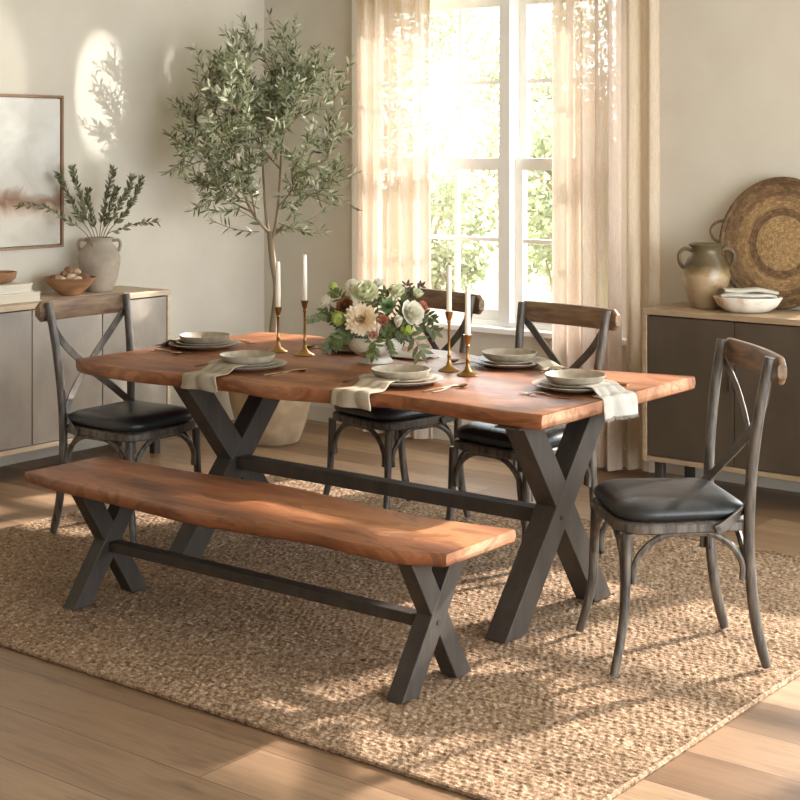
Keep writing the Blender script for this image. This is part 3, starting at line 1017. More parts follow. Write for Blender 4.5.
curtain('curtain', 'sheer cream linen curtain left of the window beside the olive tree', -5.61, -5.10, YW-.145, .045, 5.5, 'sheer', seed=2)
curtain('curtain', 'sheer cream linen curtain drawn to the right of the window', -4.245, -3.87, YW-.175, .05, 4.5, 'sheer', seed=5)
curtain('curtain', 'opaque sand linen curtain between sheer curtain and right sideboard', -3.87, -3.685, YW-.12, .03, 1.8, 'drape', seed=9)
t = thing('curtain_rod', 'slim brass curtain rod above the window', 'curtain rod', (-4.66, YW-.15, 2.7))
MB().tube([(-1.2, 0, 0), (1.2, 0, 0)], .012, 10).build('rod', 'brass', t)
for s in (-1.1, 0, 1.1):
    MB().tube([(s, 0, 0), (s, .15, 0)], .008, 8).build('bracket', 'brass', t)

# ------------------------------------------------------------------ olive tree in pot
def olive_tree():
    t = thing('olive_tree', 'potted olive tree with airy silvery crown in the room corner', 'plant', (-5.83, 6.27, 0))
    prof = [(0, 0), (.155, 0), (.165, .01), (.195, .10), (.225, .22), (.245, .34), (.25, .42), (.262, .425), (.266, .445), (.262, .465), (.235, .465), (.23, .44), (.225, .41), (0, .405)]
    MB().lathe(prof, 48).build('pot', 'pot', t, sharp=50)
    MB().lathe([(0, .425), (.15, .425), (.226, .4175)], 32).build('soil', 'soil', t)
    rng = random.Random(21)
    tr = MB()
    lat = Vector((math.cos(THETA), math.sin(THETA), 0))
    fw = Vector((-math.sin(THETA), math.cos(THETA), 0))
    trunk = catmull([(0, 0, .41), lat*.012+V(0, 0, .6), lat*.035+V(0, 0, .85), lat*.012+V(0, 0, 1.0), lat*-.005+V(0, 0, 1.17)], 6)
    tr.tube(trunk, [.026, .017], 10)
    T = trunk[-1]
    lv = MB()
    ends = []
    # crown spans (lateral, z): fan of limbs
    limbs = [(-.46, 1.82, .05), (-.36, 2.02, -.15), (-.24, 2.14, .15), (-.10, 2.16, -.2), (.02, 2.10, .1), (.12, 2.16, -.05), (.24, 2.08, .2), (.34, 2.06, -.12), (.44, 1.92, .05), (-.49, 1.62, -.1), (.47, 1.66, .12), (-.2, 1.8, -.34), (.18, 1.85, -.32), (.0, 1.8, .3), (-.42, 1.42, .1), (.42, 1.46, -.1), (-.28, 1.95, .1), (.06, 1.9, -.1), (-.1, 1.55, -.3), (.25, 1.6, -.3), (-.19, 1.86, -.42), (-.27, 1.7, -.38), (-.12, 2.0, -.38)]
    mains = []
    for (a, z, b) in ((-.20, 1.62, -.06), (-.06, 1.72, .10), (.07, 1.70, -.10), (.22, 1.60, .06)):
        e = lat*a+fw*b+V(0, 0, z)
        st = trunk[-1-rng.randint(0, 3)]
        mp = catmull([st, st.lerp(e, .35)+lat*a*.25, e], 6)
        tr.tube(mp, [.0105, .005], 7)
        mains.append(mp)
    def clear(q):      # room for the curtain and the two walls
        return (q.x > .04 and q.y > .30) or q.y > .54 or q.x < -.56
    def twig(p, d, L, dens):
        pts = [p]
        d = d.normalized()
        n = 6
        for k in range(n):
            d = (d + rand_r(rng)*.16 + V(0, 0, .05)).normalized()
            pts.append(pts[-1]+d*L/n)
        if any(clear(q) for q in pts):
            return
        tr.tube(pts, [.0032, .0012], 4)
        cnt = int(L/dens)
        for k in range(cnt):
            f = (k+.6)/cnt
            i = min(int(f*n), n-1)
            q = pts[i].lerp(pts[i+1], f*n-i)
            if clear(q):
                continue
            dd = (pts[i+1]-pts[i]).normalized()
            sd = dd.orthogonal().normalized()
            sd.rotate(Quaternion(dd, rng.uniform(0, 6.28)))
            for s in (1, -1):
                ld = (dd*.75 + sd*s*.75 + rand_r(rng)*.25).normalized()
                lv.leaf(q, ld, rand_r(rng)+V(0, 0, .6), rng.uniform(.040, .064), rng.uniform(.010, .0155), rng.uniform(-.1, .3))
        lv.leaf(pts[-1], d, rand_r(rng), .045, .009)
    def rand_r(r):
        return Vector((r.gauss(0, 1), r.gauss(0, 1), r.gauss(0, 1)))*.6
    for (a, z, b) in limbs:
        a *= .9 if a < 0 else .8
        e = lat*a+fw*b+V(0, 0, z)
        mp = min(mains, key=lambda q: (q[-1]-e).length)
        st = min(mp, key=lambda q: (q-e).length+abs(e.z-q.z-.35)*.8)
        mid1 = st.lerp(e, .35)+lat*a*.08+rand_r(rng)*.03
        mid2 = st.lerp(e, .7)+lat*a*.07+rand_r(rng)*.03
        lp = catmull([st, mid1, mid2, e], 6)
        tr.tube(lp, [.006, .0025], 6)
        n = len(lp)
        for k in range(14):
            f = .15+.85*(k+rng.random())/14
            i = min(int(f*(n-1)), n-2)
            q = lp[i].lerp(lp[i+1], f*(n-1)-i)
            dd = (lp[i+1]-lp[i]).normalized()
            out = dd*.6 + rand_r(rng)*.85 + V(0, 0, .15)
            twig(q, out, rng.uniform(.12, .24), .0155)
        twig(e, (e-mid2), rng.uniform(.10, .17), .02)
    for (a, b, z, da, dz) in ((-.06, -.05, 1.17, -1, .12), (.05, -.05, 1.17, 1, .15), (.02, .02, 1.18, .8, -.1), (-.04, .05, 1.2, -.9, .35), (.05, -.1, 1.22, .6, -.05), (-.12, -.1, 1.36, -1, -.1), (.14, -.1, 1.38, 1, -.05), (-.22, 0, 1.42, -1, .0), (.22, 0, 1.42, 1, .1), (-.05, -.15, 1.3, -.3, .2), (.06, -.18, 1.3, .4, .1)):
        twig(lat*a+fw*b+V(0, 0, z), lat*da+fw*rng.uniform(-.4, .4)+V(0, 0, dz), .27, .024)
    tr.build('trunk', 'bark', t, recalc=False)
    lv.build('foliage', 'olive', t, recalc=False, sharp=0)
olive_tree()

# ------------------------------------------------------------------ things on the left sideboard
ZT = .8725
t = thing('clay_vase', 'grey clay vase with two small handles holding leafy branches', 'vase', (-6.285, 5.425, ZT))
prof = [(0, 0), (.065, 0), (.072, .008), (.095, .07), (.109, .14), (.112, .18), (.10, .22), (.078, .243), (.068, .255), (.068, .27), (.078, .281), (.074, .286), (.064, .28), (.060, .262), (.066, .245), (.085, .225), (.097, .18), (.09, .1), (.06, .015), (0, .013)]
MB().lathe(prof, 40).build('body', 'vase_clay', t, sharp=60)
lat = Vector((math.cos(THETA), math.sin(THETA), 0)); fw = Vector((-math.sin(THETA), math.cos(THETA), 0))
for s in (-1, 1):
    p = catmull([lat*s*.069+V(0, 0, .268), lat*s*.10+V(0, 0, .272), lat*s*.112+V(0, 0, .25), lat*s*.103+V(0, 0, .212)], 5)
    MB().tube(p, .0085, 8).build('handle', 'vase_clay', t)

def sprig(label, base, pts, group=None, dens=.013, mat='sprig', seed=1, name='leafy_branch', ll=(.028, .043), lw=(.010, .015)):
    rng = random.Random(seed)
    t = thing(name, label, 'branch', base, group=group)
    p = catmull(pts, 6)
    st = MB().tube(p, [.003, .0012], 5)
    st.build('stem', 'bark', t, recalc=False)
    lv = MB()
    L = sum((p[i+1]-p[i]).length for i in range(len(p)-1))
    cnt = int(L/dens)
    for k in range(cnt):
        f = .38+.62*k/cnt
        i = min(int(f*(len(p)-1)), len(p)-2)
        q = p[i].lerp(p[i+1], f*(len(p)-1)-i)
        dd = (p[i+1]-p[i]).normalized()
        sd = dd.orthogonal().normalized(); sd.rotate(Quaternion(dd, rng.uniform(0, 6.28)))
        lv.leaf(q, dd*.8+sd*.65, V(rng.gauss(0, 1), rng.gauss(0, 1), rng.gauss(.5, 1)), rng.uniform(*ll), rng.uniform(*lw), rng.uniform(-.1, .3))
    lv.leaf(p[-1], (p[-1]-p[-2]), V(.3, .2, 1), .03, .01)
    lv.build('leaves', mat, t, recalc=False, sharp=0)
    return t
vb = (-6.285, 5.425, ZT)
def sp(a, z, b=0):
    return lat*a+fw*b+V(0, 0, z)
root0 = lambda: V(0, 0, .03)
arr = [
    ('long leafy branch drooping out far left from the grey vase', [(0, .03), (-.03, .28), (-.15, .40), (-.24, .46), (-.33, .47)], -.38),
    ('leafy branch of the grey vase reaching up leftmost', [(0, .03), (-.03, .28), (-.11, .42), (-.165, .55), (-.19, .62)], -.12),
    ('leafy branch of the grey vase standing second from left', [(0, .03), (-.02, .28), (-.075, .42), (-.11, .56), (-.13, .655)], -.06),
    ('short leafy branch in the middle left of the grey vase', [(0, .03), (-.01, .28), (-.04, .37), (-.065, .47), (-.07, .53)], .04),
    ('upright leafy branch in the middle of the grey vase', [(0, .03), (.0, .28), (.02, .42), (.05, .55), (.07, .645)], .02),
    ('short leafy branch in the middle right of the grey vase', [(0, .03), (.01, .28), (.05, .38), (.08, .48), (.10, .54)], -.05),
    ('leafy branch of the grey vase leaning up right', [(0, .03), (.02, .28), (.09, .42), (.15, .53), (.18, .605)], -.02),
    ('leafy branch of the grey vase reaching up rightmost', [(0, .03), (.03, .28), (.12, .40), (.185, .51), (.215, .595)], .04),
    ('thin leafy branch reaching low right out of the grey vase', [(0, .03), (.03, .28), (.12, .33), (.22, .365), (.31, .37)], -.03),
]
for k, (lb, pl, b) in enumerate(arr):
    pts = [sp(a, z, b*(i/4)) for i, (a, z) in enumerate(pl)]
    sprig(lb, vb, pts, 'branches in the grey vase', seed=30+k, dens=.0062 if k not in (0, 8) else .013)

def lathe_thing(name, label, cat, prof, mat, loc, group=None, n=40, part=None, **kw):
    o = MB().lathe(prof, n, **kw).build(name, mat, None, sharp=60, loc=loc)
    return tag(o, label, cat, group)
bowl_prof = [(0, 0), (.05, 0), (.055, .006), (.085, .03), (.115, .06), (.132, .088), (.135, .092), (.129, .092), (.11, .066), (.08, .036), (.05, .016), (0, .012)]
lathe_thing('wooden_bowl', 'turned brown wooden bowl of dried pods before the grey vase', 'bowl', bowl_prof, 'wood_bowl', (-6.245, 5.195, ZT))
rng = random.Random(4)
pods = [(-.05, .0, .082, .034, 0, 'cream dried pod at the left of the wooden bowl'), (.0, -.01, .085, .034, 0, 'cream dried pod in the middle of the wooden bowl'), (.066, .012, .084, .036, 1, 'round brown dried pod at the right of the wooden bowl'),
        (-.015, .05, .09, .034, 1, 'brown dried pod at the back of the wooden bowl'), (-.035, -.055, .08, .028, 0, 'small cream dried pod at the front of the wooden bowl'), (.045, -.055, .08, .026, 0, 'small cream dried pod front right in the wooden bowl'), (-.01, .01, .125, .026, 1, 'small brown dried pod topmost in the wooden bowl'),
        (-.085, -.015, .092, .018, 1, 'tiny brown dried pod at the left rim of the wooden bowl'), (.03, .03, .118, .02, 0, 'tiny cream dried pod perched at the back of the wooden bowl'), (-.03, -.03, .112, .017, 1, 'tiny brown dried pod perched among the cream ones in front')]
for (a, b, z, r, kd, lb) in pods:
    ph = rng.uniform(0, 6)
    pr = [(0, -r*.8)]+[(r*math.sin(PI*k/9), -r*.8*math.cos(PI*k/9)) for k in range(1, 9)]+[(0, r*.85)]
    p = lat*a+fw*b
    o = MB().lathe(pr, 18, wob=lambda an, zz: 1+.14*math.sin(an*5+ph)+.06*math.sin(an*3+zz*90)).build('dried_pod', 'pod_brown' if kd else 'pod_cream', None, sharp=0, loc=(-6.245+p.x, 5.195+p.y, ZT+z))
    o.rotation_euler = (rng.uniform(-.6, .6), rng.uniform(-.6, .6), rng.uniform(0, 6))
    tag(o, lb, 'dried pod', 'dried pods in the wooden bowl')

def book(label, x0, x1, y0, y1, z0, h):
    t = thing('book', label, 'book', ((x0+x1)/2, (y0+y1)/2, z0), group='ivory books under the small bowl')
    hx, hy = (x1-x0)/2, (y1-y0)/2
    m = MB(); m.box(-hx, hx, -hy, hy, 0, .004); m.box(-hx, hx, -hy, hy, h-.004, h); m.box(-hx, -hx+.004, -hy, hy, .004, h-.004)
    m.build('cover', 'book', t, bevel=.001)
    MB().box(-hx+.005, hx-.004, -hy+.005, hy-.005, .0042, h-.0042).build('pages', 'pages', t, smooth=False)
book('large ivory book at the bottom of the stack on left sideboard', -6.42, -6.13, 4.56, 4.915, ZT, .046)
book('smaller ivory book on top of the stack under the bowl', -6.41, -6.15, 4.58, 4.88, ZT+.0465, .042)
small = [(0, 0), (.05, 0), (.075, .006), (.094, .025), (.1, .055), (.096, .056), (.09, .03), (.07, .012), (0, .009)]
lathe_thing('serving_bowl', 'small pale wooden bowl on the ivory books at left edge', 'bowl', small, 'wood_bowl', (-6.29, 4.765, ZT+.089))

# ------------------------------------------------------------------ things on the right sideboard
t = thing('stoneware_jug', 'two-handled stoneware jug with olive glazed shoulder and tan base', 'jug', (-3.36, 6.66, ZT))
prof = [(0, 0), (.068, 0), (.074, .006), (.092, .06), (.108, .115), (.113, .155), (.106, .20), (.088, .235), (.072, .252), (.066, .268), (.068, .285), (.082, .297), (.086, .304), (.080, .307), (.062, .293), (.058, .268), (.064, .25), (.09, .22), (.1, .16), (.08, .06), (.06, .015), (0, .012)]
MB().lathe(prof, 44).build('body', 'jug', t, sharp=60)
for s in (-1, 1):
    p = catmull([lat*s*.066+V(0, 0, .272), lat*s*.10+V(0, 0, .283), lat*s*.128+V(0, 0, .262), lat*s*.128+V(0, 0, .22), lat*s*.108+V(0, 0, .19)], 5)
    MB().tube(p, .0095, 8).build('handle', 'jug', t)

def tray():
    t = thing('woven_tray', 'large round woven straw tray leaning on the wall', 'tray', (-3.05, 6.79, ZT+.006))
    t.rotation_euler = (-math.radians(7.5), 0, 0)
    R = .30
    prof = []
    n = 46
    for k in range(n+1):
        r = R*k/n
        prof.append((r, .006*(k % 2)+.03*(r/R)**4))
    back = [(r, z-.012) for r, z in prof[::-1]]
    m = MB().lathe(prof+back, 90)
    # face -y: swap axes so the disc stands upright
    m.v = [(x, -z, y) for x, y, z in m.v]
    o = m.build('disc', 'straw', t, sharp=0); o.location = (0, 0, R+.008)
    rr = MB()
    pts = []; rad = []
    for k in range(220):
        a = 2*PI*k/220
        pts.append((math.cos(a)*(R+.002), -.027, math.sin(a)*(R+.002))); rad.append(.0105+.003*abs(math.sin(k*1.3)))
    rr.tube(pts, rad, 7, closed=True)
    o = rr.build('rim', 'straw', t); o.location = (0, 0, R+.008)
    for s in (-1, 1):
        h = MB()
        ang = PI if s < 0 else 0
        pts = []
        for k in range(13):
            u = k/12
            a = ang+(u-.5)*.36*1
            r = R+.004+.062*math.sin(PI*u)**.7
            pts.append((math.cos(a)*r, -.027, math.sin(a)*r))
        h.tube(pts, .0075, 7)
        o = h.build('handle', 'straw', t); o.location = (0, 0, R+.008)
        o.rotation_euler = (0, math.radians(8 if s < 0 else 20), 0)
tray()
db = [(0, 0), (.08, 0), (.10, .006), (.135, .03), (.155, .062), (.158, .070), (.150, .072), (.13, .045), (.09, .022), (0, .018)]
o = MB().lathe(db, 40, sx=1, sy=.72, wob=lambda a, z: 1+.03*math.sin(a*3+1)+.02*math.sin(a*7)).build('dough_bowl', 'dough', None, sharp=60, loc=(-3.125, 6.605, ZT))
o.rotation_euler = (0, 0, math.radians(25))
tag(o, 'shallow limewashed oval bowl with rusty patch before woven tray', 'bowl')
def folded_cloth():
    t = thing('folded_cloth', 'folded white linen cloth lying in the limewashed bowl', 'cloth', (-3.115, 6.61, ZT+.062), math.radians(25))
    m = MB()
    def lay(z0, x0, x1, hw, tw, ph):
        def fn(u, v):
            a = v*2*PI
            prof_y = math.copysign(abs(math.cos(a))**.5, math.cos(a))*hw*(.8+.2*math.sin(u*3+ph))
            zz = math.copysign(abs(math.sin(a))**.7, math.sin(a))*.010*(1-.25*(2*u-1)**2)
            x = x0+(x1-x0)*u
            return (x+.006*math.sin(a*2+ph), prof_y+tw*(u-.5), z0+zz+.012*math.sin(u*PI)*.5+.003*math.sin(u*9+ph))
        m.grid(fn, 24, 24)
    lay(.014, -.125, .125, .075, .02, 0)
    o = m.build('lower_fold', 'napkin_white', t, sharp=0)
    m2 = MB(); m = m2
    lay(.034, -.115, .128, .06, -.03, 2)
    m2.build('upper_fold', 'napkin_white', t, sharp=0)
folded_cloth()

# ------------------------------------------------------------------ table setting
ZTB = .7605
def dish(name, label, cat, prof, loc, group):
    t = thing(name, label, cat, loc, group=group)
    return t
plate_prof = [(0, 0), (.085, 0), (.09, .002), (.12, .010), (.142, .019), (.146, .0225), (.143, .024), (.118, .014), (.09, .007), (0, .006)]
salad_prof = [(0, 0), (.066, 0), (.07, .002), (.095, .010), (.113, .0185), (.116, .022), (.113, .0232), (.092, .013), (.07, .007), (0, .006)]
bowl_prof2 = [(0, 0), (.05, 0), (.055, .002), (.08, .011), (.096, .026), (.103, .0415), (.104, .0435), (.101, .044), (.094, .031), (.078, .015), (.05, .007), (0, .006)]
def me_of(prof, name):
    prof = [(r*1.08, z) for r, z in prof]
    o = MB().lathe(prof, 48).build(name, 'stoneware', None, sharp=60)
    return o
protos = {'dinner_plate': me_of(plate_prof, 'dinner_plate'), 'salad_plate': me_of(salad_prof, 'salad_plate'), 'soup_bowl': me_of(bowl_prof2, 'soup_bowl')}
used = set()
def place(kind, loc, rotz, label, cat, group):
    o = protos[kind]
    if kind in used:
        o = o.copy(); COL.objects.link(o)
    used.add(kind)
    o.location = loc
    o.rotation_euler = (0, 0, rotz) if not hasattr(rotz, '__len__') else rotz
    return tag(o, label, cat, group)

# cutlery, local x axis from handle end (0) to tip
def flat(m, outline, zf, th=.0022):
    """outline: list of (x, halfwidth); zf(x) centre height"""
    vs = []
    for x, h in outline:
        z = zf(x)
        vs += [(x, -h, z-th/2), (x, h, z-th/2), (x, h, z+th/2), (x, -h, z+th/2)]
    fs = []
    n = len(outline)
    for i in range(n-1):
        for k in range(4):
            l = (k+1) % 4
            fs.append((i*4+k, (i+1)*4+k, (i+1)*4+l, i*4+l))
    fs += [(0, 1, 2, 3), (4*n-1, 4*n-2, 4*n-3, 4*n-4)]
    m.add(vs, fs)
zc = lambda x: .0025+.010*max(0, math.sin(PI*min(1, max(0, (x-.05)/.14))))*(1 if x < .19 else 0)
def mk_fork():
    m = MB()
    flat(m, [(0, .004), (.01, .0055), (.05, .0042), (.11, .003), (.135, .0032), (.145, .008), (.152, .0115), (.165, .012)], zc)
    for k in range(4):
        yy = -.0098+k*.00653
        m2 = MB(); flat(m2, [(.163, .002), (.185, .0017), (.205, .001)], lambda x: .0035+.003*((x-.163)/.04))
        m.add([(x, y+yy, z) for x, y, z in m2.v], m2.f)
    return m.build('fork', 'cutlery')
def mk_knife():
    m = MB()
    flat(m, [(0, .005), (.01, .006), (.09, .0045), (.10, .004)], lambda x: .0035, .005)
    flat(m, [(.10, .005), (.12, .0085), (.19, .009), (.215, .006), (.222, .001)], lambda x: .0035, .0015)
    return m.build('table_knife', 'cutlery')
def mk_spoon():
    m = MB()
    flat(m, [(0, .004), (.01, .0055), (.05, .0042), (.11, .003), (.14, .0032)], zc)
    def fn(u, v):
        a = v*2*PI; r = u
        x = .166+.029*r*math.cos(a); y = .0185*r*math.sin(a)*(1-.12*math.cos(a))
        return (x, y, .002+.0085*r*r)
    def fn2(u, v):
        x, y, z = fn(u, v); return (x, y, z-.0015)
    m.grid(fn, 7, 25); m.grid(fn2, 7, 25)
    return m.build('table_spoon', 'cutlery')
protos['fork'] = mk_fork(); protos['table_knife'] = mk_knife(); protos['table_spoon'] = mk_spoon()

# settings: name phrase, plate centre, direction the diner looks (unit), cutlery offsets
SET = [
    ('left end', (-4.82, 4.76), (1, 0)),
    ('front left', (-4.24, 4.425), (0, 1)),
    ('front middle', (-3.519, 4.495), (0, 1)),
    ('back right', (-3.46, 5.13), (0, -1)),
    ('right end', (-2.936, 4.78), (-1, 0)),
    ('back left', (-4.22, 5.10), (0, -1)),
]
where = {
    'left end': 'at the left end of the table', 'front left': 'at the front left under the draped taupe napkin',
    'front middle': 'at the front middle beside the two right candles', 'back right': 'at the back right before a chair',
    'right end': 'at the right end under the white napkin', 'back left': 'at the back left behind the flowers'}
for nm, (px, py), (dx, dy) in SET:
    wh = where[nm]
    rz = random.uniform(0, 6)
    place('dinner_plate', (px, py, ZTB), rz, 'wide stoneware dinner plate '+wh, 'plate', 'dinner plates on the table')
    place('salad_plate', (px, py, ZTB+.0065), rz+1, 'smaller stoneware plate in the stack '+wh, 'plate', 'salad plates on the table')
    place('soup_bowl', (px, py, ZTB+.013), rz+2, 'shallow stoneware bowl topping the stack '+wh, 'bowl', 'bowls on the table')
    ang = math.atan2(dy, dx)
    rt = Vector((dy, -dx, 0))      # diner's right hand
    f = Vector((dx, dy, 0))
    c = Vector((px, py, ZTB))
    def cut(kind, side, slip, back, lab, da=0):
        p = c + rt*side - f*back
        place(kind, (p.x, p.y, ZTB), ang+da, lab, 'fork' if kind == 'fork' else kind.split('_')[1], 'cutlery on the table')
    cut('fork', -.195, 0, .10, 'bronze fork left of the plates '+wh, .06)
    cut('table_knife', .19, 0, .11, 'bronze knife right of the plates '+wh, -.03)
    cut('table_spoon', .224, 0, .10, 'bronze spoon beside the knife '+wh, -.05)

def napkin(label, mat, c, ang, profile, width, seed, fringe=False, spread=.42, skew=0.0):
    """profile: (s, z) polyline in the direction ang from the plate centre"""
    rng = random.Random(seed)
    t = thing('napkin', label, 'napkin', (c[0], c[1], 0), ang, 'linen napkins on the table')
    p = catmull([(s, 0, z) for s, z in profile], 7)
    n = len(p)
    ph = rng.uniform(0, 6)
    def fn(u, v):
        i = min(int(v*(n-1)), n-2); f = v*(n-1)-i
        q = p[i].lerp(p[i+1], f)
        w_ = width*(1+spread*(v-.45))
        y = (u-.5)*w_+.006*math.sin(v*7+ph)+skew*v
        tg = (p[i+1]-p[i]).normalized(); nn = Vector((-tg.z, 0, tg.x))
        o_ = .0045*math.sin(u*9+ph+v*2)*min(1, v*3)+.008*math.sin(u*4.5-v*3+ph)*v**2
        o_ = abs(o_)*.9
        return (q.x+nn.x*o_+(.006*math.sin(u*8+ph)*(v > .9)*(v-.9)*10), y, q.z+nn.z*o_)
    o = MB().grid(fn, 28, 46).build('cloth', mat, t, sharp=0, recalc=False)
    sm = o.modifiers.new('thick', 'SOLIDIFY'); sm.thickness = .0035; sm.offset = 1
    if fringe:
        fr = MB()
        for k in range(34):
            a = fn((k+.5)/34, 1.0)
            b = Vector(a)+Vector((rng.uniform(-.003, .003), rng.uniform(-.003, .003), -rng.uniform(.008, .014)))
            fr.tube([a, b], .0013, 4)
        fr.build('fringe', mat, t)
    return t
zt = .7642
def drape(edge, hang, start=.075):
    return [(start, .7905), (.125, .7895), (.15, .788), (.175, .775), (.195, .7655), (edge-.03, zt+.001), (edge+.004, zt+.0015), (edge+.016, zt-.008), (edge+.0185, zt-.035), (edge+.02, zt-hang)]
napkin('taupe linen napkin hanging over the front table edge at left', 'napkin_taupe', (-4.24, 4.425), math.radians(-89), drape(.266, .052), .155, 1, skew=0.01)
napkin('oatmeal linen napkin hanging over the front table edge in middle', 'napkin_oat', (-3.519, 4.495), math.radians(-93), drape(.262, .056), .16, 2, skew=0.01)
napkin('white fringed linen napkin hanging over the right table end', 'napkin_white', (-2.936, 4.78), math.radians(-13), drape(.197, .072), .15, 3, fringe=True)
def nap_flat(label, mat, c, ang, L, width, seed):
    pr = [(.075, .7905), (.125, .7895), (.15, .788), (.172, .776), (.19, .7665), (.21, zt+.001), (L, zt+.001)]
    return napkin(label, mat, c, ang, pr, width, seed)
nap_flat('dusky taupe napkin tucked left of the left end plates', 'napkin_taupe', (-4.82, 4.76), math.radians(186), .205, .13, 4)
nap_flat('beige napkin tucked right of the back right plates', 'napkin_oat', (-3.46, 5.13), math.radians(5), .23, .11, 5)
nap_flat('white napkin lying by the back left plates right of the flowers', 'napkin_white', (-4.22, 5.10), math.radians(-5), .40, .12, 6)

def candle(label_s, label_c, x, y, h, hc):
    k = h
    prof = [(0, 0), (.042, 0), (.043, .003), (.040, .006), (.026, .012), (.013, .022), (.0075, .04), (.006, .055), (.0095, .060), (.006, .066), (.0052, .08), (.0052, k-.05), (.0095, k-.044), (.006, k-.038), (.0115, k-.026), (.0145, k-.012), (.0155, k-.004), (.018, k-.002), (.018, k), (.011, k), (.011, k-.018), (0, k-.018)]
    o = MB().lathe(prof, 28).build('candlestick', 'brass', None, sharp=50, loc=(x, y, ZTB))
    tag(o, label_s, 'candlestick', 'brass candlesticks on the table')
    t = thing('taper_candle', label_c, 'candle', (x, y, ZTB+k-.0175), group='taper candles on the table')
    MB().lathe([(0, 0), (.0105, 0), (.0105, .02), (.0095, hc), (.008, hc+.014), (.004, hc+.0175), (0, hc+.018)], 20).build('wax_body', 'wax', t)
    MB().tube([(0, 0, hc+.017), (.001, 0, hc+.026)], .001, 5).build('wick', 'wick', t)
candle('slim brass candlestick beside the front left plates', 'ivory taper candle leftmost on the table', -4.473, 4.857, .195, .195)
candle('tall brass candlestick just left of the flowers', 'ivory taper candle just left of the flowers', -4.315, 4.851, .232, .195)
candle('tall brass candlestick just right of the flowers', 'tall ivory taper candle just right of the flowers', -3.567, 4.864, .235, .182)
candle('short brass candlestick between tall one and back right plates', 'ivory taper candle rightmost on the table', -3.44, 4.812, .158, .188)

# ------------------------------------------------------------------ flowers
FB = Vector((-3.95, 4.88, ZTB))
fb = [(0, 0), (.068, 0), (.070, .006), (.060, .018), (.062, .024), (.085, .036), (.105, .056), (.113, .080), (.112, .104), (.108, .107), (.104, .104), (.105, .08), (.097, .058), (.075, .042), (.04, .034), (0, .033)]
lathe_thing('footed_bowl', 'white footed ceramic bowl holding the flower arrangement', 'bowl', fb, 'bowl_white', FB, n=48)

def petal(m, axis, side, up_, a, L, W, cup, pointed, base=.0):
    """petal leaving the axis at angle a"""
    d = (axis*math.cos(a)+side*math.sin(a)).normalized()
    n_ = (axis*math.sin(a)-side*math.cos(a)).normalized()
    s = d.cross(n_).normalized()
    pts = []
    T = ((0, .3), (.35, .85), (.7, 1.0), (1.0, .25 if pointed else .62))
    for t_, w_ in T:
        c = up_ + d*(base+L*t_) + n_*cup*L*(t_*t_)
        pts += [c+s*W*w_*.5+n_*abs(W)*.12*w_, c, c-s*W*w_*.5+n_*abs(W)*.12*w_]
    fs = []
    for i in range(3):
        fs += [(i*3, (i+1)*3, (i+1)*3+1, i*3+1), (i*3+1, (i+1)*3+1, (i+1)*3+2, i*3+2)]
    m.add(pts, fs)

